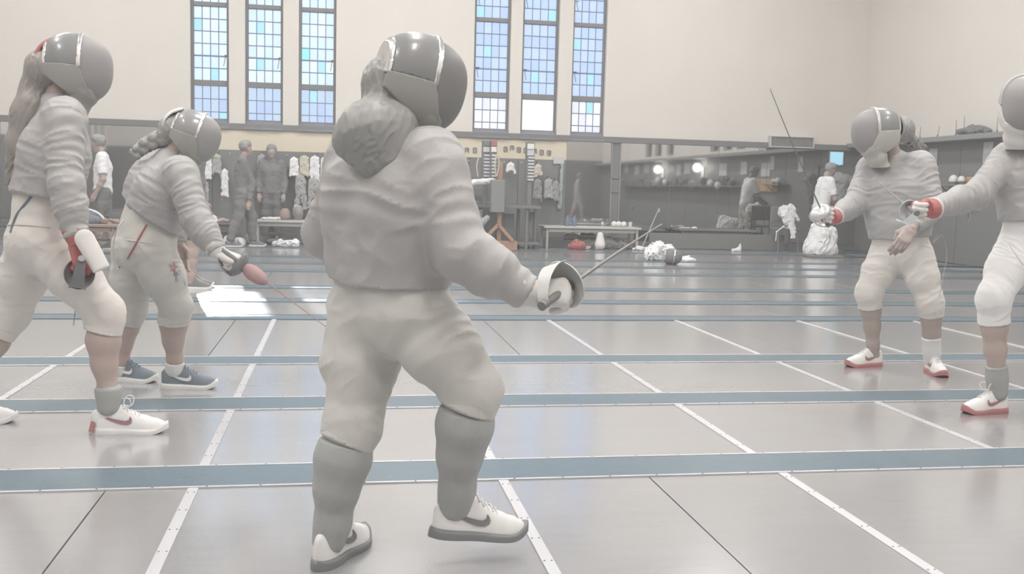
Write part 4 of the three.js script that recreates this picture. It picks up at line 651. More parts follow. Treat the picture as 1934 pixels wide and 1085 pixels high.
// heap of white kit on the floor with a dark mask in front
heap('clothes_heap', 'big heap of crumpled white kit on the floor right of centre', 'clothes', A(1250, 476, -15.4).x, 0, -15.4, 0.62, 0.34, 0.4, M.whiteCloth, 13, 0.016);
heap('cloth_heap', 'trailing white cloth at the right of the big kit heap', 'cloth', A(1292, 476, -15.2).x, 0, -15.2, 0.42, 0.1, 0.2, M.whiteCloth, 7, 0.015);
{ const p = A(1266, 486, -14.5), t = thing('fencing_mask', 'dark fencing mask lying on its side on the floor in front of the kit heap', 'mask', [p.x, 0, -14.5]); mask(t, V(0, 0, 0), V(0, 0.125, 0), V(1, -0.12, 0.25), V(-0.1, 0.35, 1), { size: 1.0, strap: null, mesh: M.blackCloth, cover: M.black, bib: M.black }); const q = t.children[0]; while (q.children.length) t.add(q.children[0]); t.remove(q); }
{ const a = A(1212, 461, -18.0), b = A(1245, 393, -18.1); const m = tag(shadows(new THREE.Mesh(merge([rod(V(0, 0.02, 0), b.clone().sub(a).setY(b.y), 0.014, 0.009), rod(b.clone().sub(a).setY(b.y - 0.08), b.clone().sub(a).setY(b.y - 0.02), 0.022, 0.02)]), M.paleBlue)), 'thin pale blue pole leaning to the right beside the long white table', 'pole'); m.name = 'leaning_pole'; m.position.set(a.x, 0, a.z); scene.add(m); }
heap('cloth_heap', 'white cloth lying on the dark bench at the mirror', 'cloth', A(1301, 430, -18.6).x, t4.H, -18.65, 0.34, 0.07, 0.14, M.whiteCloth, 6, 0.013);
{ const f = new Field(), p = A(1396, 460, -17.9); f.cap(V(p.x - 0.12, 0.03, -17.9), V(p.x, 0.04, -17.9), 0.03, 0.035, { wr: [0.006, 10, 14] }).cap(V(p.x, 0.04, -17.9), V(p.x + 0.04, 0.15, -17.92), 0.04, 0.02, { sq: [V(0, 0, 1), 0.4], wr: [0.006, 10, 14] }); fieldThing('paper_scrap', 'crumpled white paper standing on the floor before the dark bench', 'paper', f, M.whiteCloth, 0.011); }

// hanging kit
const HZ = FAR + 0.2;
garment('long white jacket hanging just right of the bending fencer\'s mask', 'jacket', 384, 402, 292, 352, HZ, M.whiteCloth);
garment('white jacket with lime green shoulders hanging behind the bending fencer', 'jacket', 400, 420, 290, 340, HZ, M.greyCloth, { collar: M.lime });
garment('white jacket hanging lowest beside the lime shouldered one', 'jacket', 416, 433, 318, 386, HZ, M.whiteCloth);
garment('grey white jacket bunched on a hook above the low dark table', 'jacket', 378, 396, 340, 395, HZ + 0.05, M.greyCloth);
garment('small white jacket hanging left of the man in dark clothes behind the table', 'jacket', 485, 504, 290, 330, HZ, M.greyCloth);
garment('grey jacket hanging at the left end of the crowded uniform row', 'jacket', 545, 566, 296, 345, HZ, M.whiteCloth, { group: 'white uniforms crowded on the hooks' });
garment('grey trousers hanging lowest in the crowded uniform row', 'trousers', 556, 580, 330, 402, HZ + 0.12, M.greyCloth, { trousers: true, group: 'white uniforms crowded on the hooks' });
garment('cream jacket hanging second in the crowded uniform row', 'jacket', 564, 586, 293, 345, HZ, M.cream2, { group: 'white uniforms crowded on the hooks' });
garment('white jacket hanging high near the middle of the crowded uniform row', 'jacket', 583, 606, 294, 352, HZ, M.whiteCloth, { group: 'white uniforms crowded on the hooks' });
garment('pale grey trousers hanging at the middle of the crowded uniform row', 'trousers', 580, 604, 336, 400, HZ + 0.12, M.greyCloth, { trousers: true, group: 'white uniforms crowded on the hooks' });
garment('white jacket hanging last in the uniform row beside the running fencer', 'jacket', 603, 628, 296, 366, HZ, M.whiteCloth, { group: 'white uniforms crowded on the hooks' });
garment('dim grey jacket low at the right end of the crowded uniform row', 'jacket', 606, 630, 345, 405, HZ + 0.1, M.greyDim, { group: 'white uniforms crowded on the hooks' });
garment('small white jacket hanging alone between the scoring towers', 'jacket', 955, 974, 306, 332, HZ, M.whiteCloth);
garment('cream jacket hanging high just right of the third scoring tower', 'jacket', 1008, 1024, 309, 340, HZ, M.cream2);
garment('long grey jacket hanging under the cream one', 'jacket', 1006, 1024, 338, 388, HZ + 0.06, M.greyDim);
garment('grey jacket with pale hem hanging right of the long grey one', 'jacket', 1026, 1045, 337, 386, HZ, M.greyCloth);
garment('narrow dim grey jacket hanging left of the white hanging strip', 'jacket', 1043, 1056, 340, 392, HZ, M.greyDim);
{ const a = A(1046, 296, HZ - 0.12), b = A(1066, 310, HZ - 0.12), m = tag(shadows(new THREE.Mesh(rbx(b.x - a.x, a.y - b.y, 0.012, 0.003), M.paper)), 'pale paper sheet pinned at the right end of the hook boards', 'paper'); m.name = 'paper_sheet'; m.position.set((a.x + b.x) / 2, (a.y + b.y) / 2, FAR + 0.05); scene.add(m); }
{ const f = new Field(), a = A(1062, 312, FAR + 0.08), b = A(1057, 392, FAR + 0.08); f.cap(a, b, 0.03, 0.045, { sq: [V(0, 0, 1), 0.6], wr: [0.008, 5, 14] }); fieldThing('hanging_strip', 'narrow white cloth strip hanging beside the mirror edge', 'cloth', f, M.paleBlue, 0.015); }
// coat hooks and small framed pictures on the band above
for (let k = 0; k < 22; k++) { const x = HOOK0 + 0.25 + k * 0.34, m = tag(shadows(new THREE.Mesh(merge([rod(V(0, 0, 0), V(0, -0.02, 0.05), 0.007), new THREE.SphereGeometry(0.014, 10, 8).translate(0, -0.02, 0.055)]), M.alu)), 'small metal coat hook near the top of the dark hook boards', 'hook', 'coat hooks on the dark boards'); m.name = numbered('coat_hook'); m.position.set(x, 1.615, FAR + 0.03); scene.add(m); }
[[882, 284], [897, 284], [955, 282], [967, 280], [980, 283], [993, 284], [1010, 286], [1023, 288], [1037, 289]].forEach(([px, py], k) => { const p = A(px, py, FAR + 0.04), t = thing('picture', ['leftmost small dark framed picture on the cream band', 'second small dark picture from the left, left of the green topped tower', 'third small dark picture, just right of the red topped tower', 'fourth small dark picture from the left on the cream band', 'fifth small dark picture, midway between the scoring towers', 'sixth small dark picture, just left of the third scoring tower', 'seventh small dark picture, just right of the third scoring tower', 'eighth small dark picture from the left on the cream band', 'last small dark picture, nearest the pinned paper sheet'][k], 'picture', [p.x, p.y, FAR + 0.03], 0, 'small framed pictures on the cream band'); const w = 0.062, h = 0.085; for (const s of [-1, 1]) { part('frame_side', bx(0.016, h, 0.015, s * w / 2, 0, 0.0075), M.frame, t); if (s > 0 || k % 3) part('frame_rail', bx(w, 0.016, 0.015, 0, s * h / 2, 0.0075), M.frame, t); } part('print', bx(w * 0.4, h * 0.45, 0.006, 0.004, -0.004, 0.003), k % 2 ? M.brown : M.darkMetal, t); });

// ---------------------------------------------------------------- scoring towers, rack and wooden stand
{
  const z = -17.9, r = thing('equipment_rack', 'tall black equipment rack with thin legs behind the wooden stand', 'rack', [A(975, 470, z).x, 0, z]); const ox = r.position.x, X = (px) => A(px, 430, z).x - ox, Hh = A(975, 391, z).y;
  part('rack_top', rbx(X(1016) - X(948), 0.05, 0.5, 0.006, (X(1016) + X(948)) / 2, Hh, 0), M.black, r);
  for (const px of [952, 982, 991, 1000, 1014]) part('leg', rbx(0.05, Hh, 0.05, 0.006, X(px), Hh / 2, px % 2 ? 0.18 : -0.18), M.darkMetal, r);
  part('rack_shelf', rbx(X(1016) - X(948), 0.04, 0.4, 0.006, (X(1016) + X(948)) / 2, 0.1, 0), M.darkMetal, r);
  part('rack_panel', rbx(X(974) - X(952), 0.42, 0.02, 0.004, (X(974) + X(952)) / 2, 0.42, -0.2), M.greyBox, r); part('rack_panel', rbx(X(1013) - X(1002), 0.5, 0.02, 0.004, (X(1013) + X(1002)) / 2, 0.42, -0.2), M.greyBox, r);
  const tower = (px0, px1, py0, py1, lampMats, label, n, zz = z) => {
    const a = A(px0, py0, zz), b = A(px1, py1, zz), w = b.x - a.x, h = a.y - b.y, cx = (a.x + b.x) / 2, t = thing('scoring_tower', label, 'scoring light', [cx, Hh + 0.03, zz]);
    const y0 = -(Hh + 0.03); part('pole', rbx(w * 0.5, b.y + y0, 0.06, 0.005, 0, (b.y + y0) / 2, 0), M.black, t);
    part('tower_body', rbx(w, h, 0.1, 0.008, 0, b.y + y0 + h / 2, -0.02), M.darkMetal, t);
    const lh = h * 0.16; lampMats.forEach(([m, k]) => part('lamp_lens', rbx(w * 0.82, lh * 0.9, 0.03, 0.01, 0, a.y + y0 - lh * (k + 0.55), 0.04), m, t));
    const s0 = h * 0.36; for (let i = 0; i < n; i++) part('light_bar', rbx(w * 0.72, (h - s0) / n * 0.62, 0.03, 0.006, w * 0.08, b.y + y0 + (i + 0.5) * (h - s0) / n, 0.04), M.paper, t);
  };
  const gl = std({ color: lin(0.17, 0.24, 0.21), roughness: 0.4 }), rl = std({ color: lin(0.44, 0.17, 0.17), roughness: 0.4 });
  tower(911, 925, 265, 336, [[gl, 0], [M.paper, 1]], 'striped scoring tower with a green top lamp', 7);
  tower(926.5, 937, 265, 336, [[rl, 0], [M.whitePaint, 1]], 'striped scoring tower with a red top lamp', 7, -17.82);
  tower(994, 1008, 268, 343, [[M.whitePaint, 0.2], [M.paper, 1.2]], 'striped scoring tower with a white emblem on its top box', 8);
  part('mount', rbx(0.5, 0.05, 0.3, 0.006, A(918, 380, z).x - ox, Hh, 0), M.black, r); part('leg', rbx(0.05, Hh, 0.05, 0.006, A(908, 380, z).x - ox, Hh / 2, 0), M.darkMetal, r);
}
{
  const z = -17.45, o = A(940, 472, z), s = thing('wooden_stand', 'wooden stand with diagonal braces carrying a grey box', 'stand', [o.x, 0, z]), X = (px) => A(px, 440, z).x - o.x, Y = (py) => A(940, py, z).y;
  part('base_beam', rbx(X(977) - X(904), Y(455), 0.09, 0.006, (X(977) + X(904)) / 2, Y(455) / 2, 0), M.wood, s);
  part('cross_beam', rbx(0.09, Y(457), 0.7, 0.006, X(939), Y(457) / 2, -0.2), M.wood, s);
  part('post', rbx(0.075, Y(305) - Y(455), 0.07, 0.006, X(943), (Y(305) + Y(455)) / 2, -0.05), M.wood, s);
  for (const px of [912, 968]) { const g = rbx(0.06, V(X(px) - X(940), Y(455) - Y(424), 0).length(), 0.06, 0.005); g.rotateZ(Math.atan2(X(940) - X(px), Y(424) - Y(455)) * -1); g.translate((X(px) + X(940)) / 2, (Y(455) + Y(424)) / 2, 0.04); part('brace', g, M.wood, s); }
  part('grey_box', rbx(X(949) - X(924), Y(340) - Y(401), 0.2, 0.012, (X(949) + X(924)) / 2, (Y(340) + Y(401)) / 2, 0.06), M.greyBox, s);
  part('coil', merge([tube([V(X(900), Y(300), 0.02), V(X(897), Y(315), 0.03), V(X(900), Y(335), 0.02)], 0.012, 16), tube([V(X(933), Y(292), 0.06), V(X(930), Y(312), 0.08), V(X(934), Y(334), 0.06), V(X(938), Y(312), 0.06), V(X(937), Y(295), 0.06)], 0.012, 24)]), M.cream2, s);
}
{ const f = new Field(), a = A(872, 347, -17.6), b = A(930, 341, -17.6); f.cap(a, b, 0.055, 0.05, { wr: [0.012, 6, 12] }); const m = fieldThing('equipment_roll', 'rolled white cloth bag on the rack beside the green topped scoring tower', 'bag', f, M.whiteCloth, 0.016); }
{ const t = table('black shelf table partly hidden behind the running fencer', 866, 946, 386, -18.3, 0.5, M.black, M.black, 'shelf_table', 'table', false); heap('cloth_heap', 'white and dark kit lying on the black shelf table', 'clothes', A(880, 380, -18.4).x, t.H, -18.5, 0.4, 0.14, 0.25, M.whiteCloth, 6, 0.016); heap('cloth_heap', 'long grey white kit on the black shelf table near the grey box', 'clothes', A(905, 380, -18.4).x, t.H, -18.55, 0.4, 0.1, 0.2, M.greyCloth, 6, 0.016);
  part('upper_shelf', rbx(0.7, 0.04, 0.4, 0.005, 0, A(890, 349, -18.3).y - 0.08, 0), M.black, t.t); for (const k of [-1, 1]) part('shelf_post', rbx(0.04, A(890, 349, -18.3).y - t.H, 0.04, 0.004, k * 0.32, (A(890, 349, -18.3).y - 0.08 + t.H) / 2, -0.15), M.black, t.t); }
{ const f = new Field(), z = -17.5, c = [A(920, 412, z), A(905, 425, z), A(900, 440, z)]; f.cap(c[0], c[1], 0.05, 0.075, { wr: [0.01, 9, 9] }).cap(c[1], c[2], 0.075, 0.06, { wr: [0.01, 9, 9], endB: 0 }); const t = thing('chair', 'small dark chair with a pale jacket, left of the wooden stand', 'chair', [A(893, 470, z).x, 0, z + 0.1]); const by = A(900, 446, z).y;
  part('seat', rbx(0.36, 0.04, 0.36, 0.01, 0, by, 0), M.darkMetal, t); for (const a of [-1, 1]) for (const b of [-1, 1]) part('leg', rod(V(a * 0.16, by, b * 0.16), V(a * 0.17, 0, b * 0.17), 0.014), M.darkMetal, t); part('backrest', rbx(0.34, 0.3, 0.03, 0.01, 0, by + 0.32, -0.17), M.darkMetal, t); for (const a of [-1, 1]) part('back_post', rod(V(a * 0.15, by, -0.17), V(a * 0.15, by + 0.45, -0.18), 0.012), M.darkMetal, t);
  fieldThing('draped_jacket', 'pale jacket draped over the small chair by the wooden stand', 'jacket', f, M.paleBlue, 0.014); }

// ---------------------------------------------------------------- right part: vent, screen, chair, laundry bag, wall things
{
  const a = A(1455, 256, FAR + 0.12), b = A(1537, 281, FAR + 0.12), w = b.x - a.x, h = a.y - b.y, t = thing('wall_vent', 'louvred air vent box with a pale frame high on the far wall', 'vent', [(a.x + b.x) / 2, (a.y + b.y) / 2, FAR + 0.06]);
  part('vent_housing', rbx(w - 0.04, h - 0.04, 0.1, 0.004, 0, 0, 0), M.greyBox, t);
  for (const s of [-1, 1]) { part('vent_frame', rbx(w, 0.022, 0.14, 0.004, 0, s * (h / 2 - 0.011), 0.01), M.paper, t); part('vent_frame', rbx(0.022, h - 0.044, 0.14, 0.004, s * (w / 2 - 0.011), 0, 0.01), M.paper, t); }
  const lou = std({ color: lin(0.30, 0.295, 0.275), roughness: 0.6 }); for (let i = 0; i < 26; i++) part('louvre', bx(0.014, h - 0.05, 0.02, -w / 2 + 0.04 + i * (w - 0.08) / 25, 0, 0.055).rotateY(0), lou, t);
}
{ const a = A(1569, 287, FAR + 0.1), b = A(1592, 312, FAR + 0.1), w = b.x - a.x, h = a.y - b.y, t = thing('wall_screen', 'small glowing pale blue screen near the far right corner', 'screen', [(a.x + b.x) / 2, (a.y + b.y) / 2, FAR + 0.06]); part('screen_frame', rbx(w + 0.03, h + 0.03, 0.05, 0.008), M.black, t); part('screen_glow', rbx(w, h, 0.01, 0.002, 0, 0, 0.028), std({ color: lin(0.1, 0.1, 0.1), emissive: lin(0.42, 0.78, 0.98), emissiveIntensity: 1.0 }), t); const l = new THREE.RectAreaLight(lin(0.45, 0.8, 1), 1.0, w, h); l.name = 'screen_light'; l.position.set(0, 0, 0.05); l.rotation.y = Math.PI; t.add(l); }
// two wall lamps on the right wall, seen as bright spots in the mirror
for (const [k, z] of [[0, -6.5], [1, -10.15]]) { const t = thing('wall_lamp', ['bright round wall lamp, left one of two reflected in the mirror', 'bright round wall lamp, right one of two reflected in the mirror'][k], 'lamp', [RIGHT - 0.06, 1.84, z], 0, 'round wall lamps of the right wall'); part('lamp_bracket', rbx(0.06, 0.3, 0.2, 0.01, 0.0, -0.12, 0), M.paper, t); const g = part('lamp_globe', new THREE.SphereGeometry(0.13, 20, 14), std({ color: lin(0.9, 0.9, 0.9), emissive: lin(1, 0.94, 0.86), emissiveIntensity: 3 }), t); g.position.set(-0.2, 0, 0); const l = new THREE.PointLight(lin(1, 0.94, 0.86), 0.9, 0, 2); l.name = 'lamp_light'; l.position.set(-0.2, 0, 0); l.castShadow = true; t.add(l); }
{
  const z = -18.2, c = A(1484, 470, z), t = thing('folding_chair', 'dark folding chair beside the mirror with white kit over it', 'chair', [c.x, 0, z - 0.1]);
  part('seat', rbx(0.44, 0.04, 0.42, 0.012, 0, 0.44, 0), M.black, t); part('backrest', rbx(0.42, 0.3, 0.03, 0.012, 0, 0.72, -0.21), M.black, t); for (const a of [-1, 1]) { part('leg', rod(V(a * 0.2, 0.42, 0.17), V(a * 0.21, 0, 0.2), 0.015), M.darkMetal, t); part('leg', rod(V(a * 0.2, 0.87, -0.22), V(a * 0.21, 0, -0.19), 0.015), M.darkMetal, t); }
  const f = new Field(), wr = [0.014, 7, 9]; f.cap(A(1480, 400, z), A(1492, 398, z), 0.11, 0.12, { wr, sq: [V(0, 0, 1), 0.7] }).cap(A(1484, 400, z + 0.05), A(1486, 418, z + 0.1), 0.11, 0.09, { wr, sq: [V(0, 0, 1), 0.6] }).cap(A(1492, 405, z + 0.08), A(1499, 450, z + 0.2), 0.07, 0.06, { wr, sq: [V(0, 0, 1), 0.6], endB: 0.01 }).cap(A(1496, 402, z + 0.05), A(1508, 416, z + 0.1), 0.06, 0.03, { wr });
  fieldThing('draped_jacket', 'white jacket and trousers thrown over the dark folding chair', 'jacket', f, M.whiteCloth, 0.014);
  const f2 = new Field(); f2.cap(A(1465, 455, z + 0.15), A(1467, 438, z + 0.15), 0.012, 0.012, {}).cap(A(1467, 438, z + 0.15), A(1480, 428, z + 0.15), 0.012, 0.014, {}).cap(A(1480, 428, z + 0.15), A(1488, 432, z + 0.15), 0.012, 0.01); fieldThing('power_cable', 'white cable looping down at the left of the folding chair', 'cable', f2, M.whiteCloth, 0.01);
}
{
  const z = -16.75, c = A(1551, 485, z), f = new Field(), wr = [0.016, 3, 9], up = [[V(0, -1, 0), -0.045]];
  f.cap(V(c.x - 0.09, 0.16, z), V(c.x - 0.03, 0.40, z), 0.25, 0.19, { wr, clips: up, k: 0.06 }).cap(V(c.x + 0.10, 0.15, z), V(c.x + 0.17, 0.46, z), 0.2, 0.1, { wr, clips: up, k: 0.06 }).cap(V(c.x - 0.14, 0.3, z), V(c.x - 0.15, 0.55, z), 0.12, 0.08, { wr, clips: up, k: 0.05 });
  const t = thing('laundry_bag', 'big bulging white laundry bag on a low dark tray in the right background', 'bag', [c.x, 0, z]); part('bag_cloth', net(f, 0.018, V(c.x, 0, z)), M.whiteCloth, t); part('tray', rbx(0.62, 0.045, 0.5, 0.012, 0, 0.0235, 0), M.greyBox, t);
}
{ const z = -18.4, f = new Field(), wr = [0.012, 6, 8]; f.cap(A(1582, 338, z), A(1600, 342, z), 0.13, 0.12, { wr }).cap(A(1588, 345, z), A(1588, 392, z), 0.15, 0.1, { wr, k: 0.06 }); fieldThing('hanging_bag', 'grey bulky jacket hung in the corner right of the man in the white shirt', 'jacket', f, M.greyDim, 0.018); const r = thing('coat_stand', 'thin dark coat stand in the far right corner', 'stand', [A(1588, 338, z).x, 0, z - 0.21]); part('stand_pole', rod(V(0, 0, 0), V(0, 1.75, 0), 0.02), M.darkMetal, r); part('stand_foot', cyl(0.2, 0.22, 0.03, 0, 0.016, 0, 20), M.darkMetal, r); for (const k of [0, 1, 2]) part('peg', rod(V(0, 1.68, 0), V(0.12 * Math.cos(k * 2.1), 1.74, 0.12 * Math.sin(k * 2.1)), 0.01), M.darkMetal, r); }
// on the right wall
const wallAt = (px, py, x = RIGHT - 0.06) => { const d = view(px, py); return d.multiplyScalar(x / d.x).add(camera.position); };
[[1762, 300, 0.26, 0.36, 'pale notice sheet on the right wall above the bare hand'], [1866, 288, 0.24, 0.34, 'pale notice sheet on the right wall beside the rightmost fencer']].forEach(([px, py, w, h, l]) => { const p = wallAt(px, py), m = tag(shadows(new THREE.Mesh(rbx(0.012, h, w, 0.003), M.paper)), l, 'paper'); m.name = numbered('notice_sheet'); m.position.copy(p); scene.add(m); });
[[1738, 252, 24], [1771, 248, 22], [1806, 245, 30], [1821, 243, 36], [1884, 238, 34], [1898, 236, 30], [1688, 262, 40], [1724, 254, 22]].forEach(([px, py, len], k) => { const p = wallAt(px, py, RIGHT - 0.18), t = thing('fencing_foil', ['leftmost thin upright blade of those between the two right fencers', 'second thin upright blade on the ledge, above the notice sheet', 'third thin upright blade on the ledge, left of the dark bag', 'thin upright blade on the ledge just left of the dark bag', 'thin upright blade on the ledge just right of the dark bag', 'thin upright blade on the ledge nearest the rightmost fencer', 'tall thin blade standing on the ledge behind the head of the left facing fencer', 'short thin blade on the ledge close to the hair of the left facing fencer'][k], 'blade', [p.x, 2.19, p.z], 0, 'thin blades on the right wall ledge'); const h = len / 110; part('blade', rod(V(0, 0, 0), V(rr(-0.03, 0.03), h, rr(-0.03, 0.03)), 0.006, 0.004, 6), M.trim, t); part('blade_socket', cyl(0.014, 0.018, 0.04, 0, 0.02, 0, 10), M.darkMetal, t); });
{ const p = wallAt(1842, 258, RIGHT - 0.18); heap('equipment_bag', 'dark bag lying on the ledge of the right wall', 'bag', p.x, 2.19, p.z, 0.2, 0.24, 0.55, M.blackCloth, 8, 0.02); }
for (const [k, px, r] of [[0, 1801, 0.075], [1, 1816, 0.06]]) { const p = wallAt(px, 340, RIGHT - 0.2), t = thing('white_helmet', ['larger one of two white rounded helmets on the right wall shelf', 'smaller one of two white rounded helmets on the right wall shelf'][k], 'helmet', [p.x, p.y - r, p.z]); const g = new THREE.SphereGeometry(r, 20, 14); g.scale(1, 1.15, 1.1); g.translate(0, r, 0); part('shell', g, M.whitePaint, t); part('rim', new THREE.TorusGeometry(r * 0.9, 0.012, 8, 24).rotateX(Math.PI / 2).translate(0, r * 0.45, 0), M.darkMetal, t); }
{ const p = wallAt(1808, 340, RIGHT - 0.2); const t = thing('wall_shelf', 'small dark shelf under the white helmets on the right wall', 'shelf', [RIGHT - 0.2, p.y - 0.1, p.z]); part('shelf_board', rbx(0.3, 0.03, 0.9, 0.005, 0, 0.005, 0), M.black, t); for (const k of [-1, 1]) part('bracket', rod(V(0.13, -0.2, k * 0.3), V(-0.1, -0.01, k * 0.3), 0.012), M.black, t); }
{ const p = V(RIGHT - 0.08, 1.33, -14.55); const t = thing('wooden_cabinet', 'orange wooden wall cabinet on the right wall, seen in the mirror', 'cabinet', [p.x, p.y, p.z]); part('cabinet_body', rbx(0.06, 0.32, 1.5, 0.008), M.orange, t); for (const k of [-1, 0, 1]) part('door', rbx(0.02, 0.28, 0.46, 0.006, -0.035, 0, k * 0.49), M.orange, t); }
// kit along the right wall that only the mirror shows
const inMirror = (px, py, x) => { const p = wallAt(px, py, x); p.z = 2 * (FAR + 0.022) - p.z; return p; };
[1183, 1203, 1221, 1282, 1298, 1365, 1405, 1446].forEach((px, k) => { const p = inMirror(px, 318 + (k % 2) * 3, RIGHT - 0.06), m = tag(shadows(new THREE.Mesh(rbx(0.012, 0.34, 0.42 + 0.1 * (k % 3), 0.003), M.paper)), 'grey notice sheet on the right wall, reflected in the mirror', 'paper', 'notice sheets reflected in the mirror'); m.name = numbered('notice_sheet'); m.position.copy(p); scene.add(m); });
{ let first; [1176, 1192, 1208, 1224, 1238, 1250, 1262, 1276, 1291, 1308, 1330, 1343, 1357, 1372, 1384].forEach((px, k) => { const p = inMirror(px, 346 + 3 * Math.sin(k * 2.3), RIGHT - 0.2); if (!first) { first = thing('fencing_mask', 'dark fencing mask hanging on the right wall, reflected in the mirror', 'mask', [p.x, p.y - 0.1, p.z], 0, 'dark masks reflected in the mirror'); mask(first, V(0, 0, 0), V(0, 0.12, 0), V(-1, 0.1, 0), V(0, 1, 0), { size: 0.8, strap: null, mesh: M.blackCloth, cover: M.black, bib: M.greyDim, cell: 0.012 }); const q = first.children[0]; while (q.children.length) first.add(q.children[0]); first.remove(q); } else copyOf(first, first.userData.label, [p.x, p.y - 0.1, p.z], rr(-0.6, 0.6)); });
  [[1243, 340], [1256, 344], [1342, 346], [1356, 350]].forEach(([px, py]) => { const p = inMirror(px, py, RIGHT - 0.35), g = tag(shadows(new THREE.Mesh(new THREE.SphereGeometry(0.09, 16, 12).scale(1, 1.1, 1.2), M.whitePaint)), 'white rounded helmet on the right wall, reflected in the mirror', 'helmet', 'white helmets reflected in the mirror'); g.name = numbered('white_helmet'); g.position.copy(p); scene.add(g); });
  struct('trim_28', rbx(0.34, 0.03, 12, 0.005, RIGHT - 0.2, 1.3, -8), M.black); }
// bag and chair at the left behind the fencers
{ const z = -15.2, p = A(172, 412, z), f = new Field(), wr = [0.006, 6, 10]; f.cap(V(p.x - 0.16, p.y, z), V(p.x + 0.1, p.y - 0.02, z), 0.11, 0.09, { wr }); const t = table('dark wooden table holding the black bag behind the left fencers', 150, 222, 424, z + 0.2, 0.5, M.brown, M.brown, 'side_table', 'table', true); fieldThing('sports_bag', 'black sports bag on the dark wooden table at the left', 'bag', f, M.denim, 0.016); const q = tag(shadows(new THREE.Mesh(tube([V(-0.26, 0.03, 0.06), V(-0.16, 0.12, 0.05), V(0.0, 0.11, 0.06), V(0.12, 0.06, 0.07), V(0.2, -0.03, 0.06)], 0.016, 24), M.whiteCloth)), 'white piping strap over the black sports bag', 'strap'); q.name = 'bag_strap'; q.position.copy(V(p.x, p.y + 0.01, z)); scene.add(q); heap('cloth_heap', 'brown and white cloth at the right end of the dark wooden table', 'cloth', A(208, 412, z).x, t.H, z, 0.3, 0.14, 0.2, M.brown, 5, 0.016); }

// ---------------------------------------------------------------- people in the background
function bystander(label, j, o) {
  const R = person('person', label, j, { handL: { d: j.wrL.clone().sub(j.elL), n: V(0, 0, 1), side: 1 }, handR: { d: j.wrR.clone().sub(j.elR), n: V(0, 0, 1), side: -1 }, cell: 0.018, handCell: 0.009, ...o }), { torso, leg, arm, spine, pel, waist, sh, hl, P, s, g, base } = R;
  const top = new Field(), hem = pel.clone().addScaledVector(spine, o.hem ?? -0.02), dn = spine.clone().negate(); torso(top, 0.02, [0.006, 8, 4], [[dn, dn.dot(hem)]]); arm(top, 'L', 0.02, [0.005, 12, 4], o.sleeve ?? 0.95); arm(top, 'R', 0.02, [0.005, 12, 4], o.sleeve ?? 0.95);
  if (o.short) { top.p.length = 0; torso(top, 0.02, [0.006, 8, 4], [[dn, dn.dot(hem)]]); for (const S of ['L', 'R']) top.cap(j['sh' + S], mix(j['sh' + S], j['el' + S], 0.75), 0.078 * s, 0.072 * s, { k: 0.04, endB: 0.005, wr: [0.004, 10, 6] }); }
  P(o.topName ?? 'shirt', top, o.top, 0.016);
  const br = new Field(); for (const k of [-1, 1]) br.cap(pel.clone().addScaledVector(hl, k * 0.05), waist.clone().addScaledVector(sh, k * 0.045), 0.118 * s, 0.1 * s, { k: 0.04 }); for (const S of ['L', 'R']) leg(br, S, () => 0.022, 0, o.trouser ?? 1.92, [0.006, 7, 4], true, 0.04); P(o.trouserName ?? 'trousers', br, o.bottom, 0.016);
  for (const S of ['L', 'R']) shoe('shoe', g, base, j['an' + S], o['toe' + S], { upper: o.shoeMat ?? M.black, sole: o.soleMat ?? M.soleWhite, length: 0.285 });
  const h = new Field(); h.cap(R.hp(-0.03, 0.05, 0), R.hp(-0.005, 0.068, 0), 0.098 * s, 0.088 * s, { wr: [0.005, 8, 14], clips: [[R.hf.clone(), R.hf.dot(R.hp(0.078, 0, 0))], [R.hup.clone().negate().addScaledVector(R.hf, 0.7).normalize(), R.hup.clone().negate().addScaledVector(R.hf, 0.7).normalize().dot(R.hp(0.045, 0.03, 0))]] }); part('hair', net(h, 0.01, base), o.hair ?? M.hairBlack, g);
  return R;
}
// upright joints from a foot point, a height and a facing angle
function upright(x, z, H, a, o = {}) { const f = V(Math.cos(a), 0, -Math.sin(a)), l = V(0, 1, 0).cross(f).normalize(), q = (u, v, w) => V(x, 0, z).addScaledVector(f, u * H).addScaledVector(l, w * H).add(V(0, v * H, 0)), st = o.stride ?? 0.05; const j = { head: q(0.035 + (o.lean ?? 0) * 1.2, 0.93, 0), shL: q((o.lean ?? 0), 0.815, 0.098), shR: q((o.lean ?? 0), 0.815, -0.098), hipL: q(0, 0.515, 0.05), hipR: q(0, 0.515, -0.05), knL: q(st * 0.7 + 0.01, 0.285, 0.055), knR: q(-st * 0.4 + 0.01, 0.285, -0.055), anL: q(st - 0.01, 0.045, 0.058), anR: q(-st - 0.01, 0.045, -0.058), elL: q(-0.01, 0.625, 0.13), elR: q(-0.01, 0.625, -0.13), wrL: q(0.05, 0.50, 0.125), wrR: q(0.05, 0.50, -0.125) }; return { j, f, q }; }
{ const p = A(196, 460, -15.9), { j, f } = upright(p.x, -15.9, 1.72, Math.PI + 0.15); bystander('person in a loose white shirt and dark shorts between the two left fencers', j, { face: V(-1, -0.15, -0.1), toeL: f, toeR: f, top: M.whiteCloth, bottom: M.blackCloth, short: true, trouser: 0.95, hem: -0.06, trouserName: 'shorts' }); }
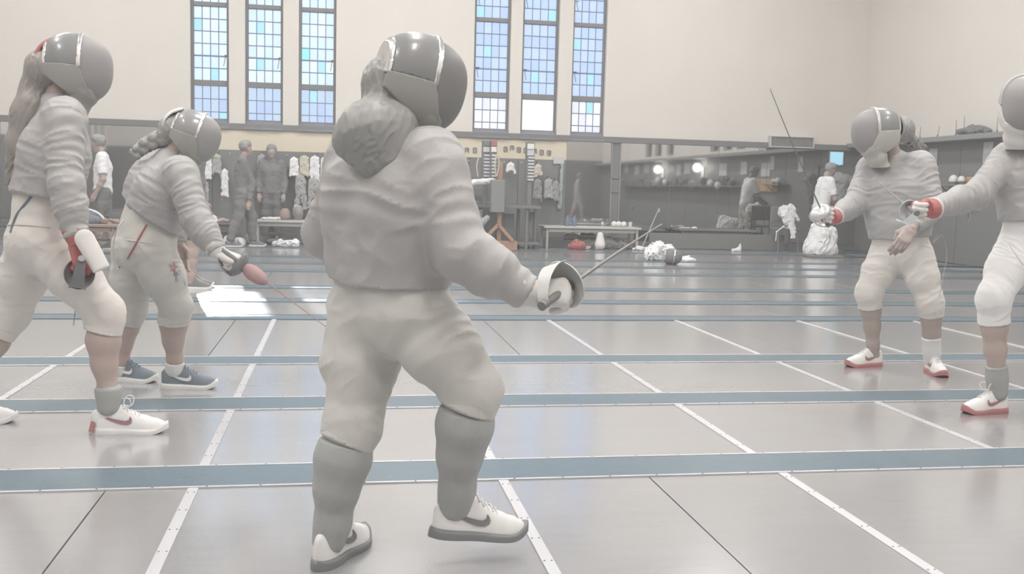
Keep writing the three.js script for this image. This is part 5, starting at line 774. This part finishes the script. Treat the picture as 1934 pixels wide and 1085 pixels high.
{ const { j, f } = upright(A(364, 545, -10.43).x, -10.43, 1.76, 0.2, { stride: 0.008 }); bystander('person in dark shorts and dark trainers mostly hidden behind the bending fencer', j, { face: V(1, 0, 0), toeL: f, toeR: f, top: M.blackCloth, bottom: M.blackCloth, short: true, trouser: 0.92, skin: M.skin, cell: 0.014, trouserName: 'shorts' }); }
{ const p = A(458, 472, -17.2), { j, f, q } = upright(p.x, -17.2, 1.76, 0.1, { stride: 0.11 }); j.wrR = A(470, 380, -17.05); j.elR = A(476, 345, -17.1); bystander('man dressed all in dark clothes standing left of the grey white table', j, { face: V(0.9, -0.1, -0.4), toeL: f, toeR: f, top: M.blackCloth, bottom: M.blackCloth, skin: M.skinPink, topName: 'sweater' }); }
{ const { j, f } = upright(A(513, 470, -18.72).x, -18.72, 1.76, -Math.PI / 2, { stride: 0 }); bystander('man in dark clothes facing the camera behind the grey white table', j, { face: V(0.1, 0, 1), toeL: f, toeR: f, top: M.shade, bottom: M.shade, skin: M.skinTan, topName: 'sweater', cell: 0.018 }); }
{ const { j, f, q } = upright(A(1545, 478, -17.25).x, -17.25, 1.70, 0.0, { lean: 0.045, stride: 0.02 }); j.elR = q(0.10, 0.62, -0.12); j.wrR = q(0.2, 0.55, -0.06); j.elL = q(0.10, 0.62, 0.12); j.wrL = q(0.22, 0.56, 0.05); bystander('man in a white shirt bending over the white laundry bag', j, { face: V(0.85, -0.45, 0.2), toeL: f, toeR: f, top: M.whiteCloth, bottom: M.breechesGrey, short: true, hem: -0.05, skin: M.skinTan }); }
{ const { j, f } = upright(8.75, -1.9, 1.7, Math.PI * 0.08, { stride: 0.13 }); bystander('fencer without mask walking, reflected in the mirror above the blue bottles', j, { face: V(1, -0.05, 0.1), toeL: f, toeR: f, top: M.greyCloth, bottom: M.greyCloth, trouser: 1.2, skin: M.skin, hair: M.hairBrown, topName: 'jacket', trouserName: 'breeches' }); }

scene.fog = new THREE.FogExp2(0xffffff, 0.012);
renderer.render(scene, camera);
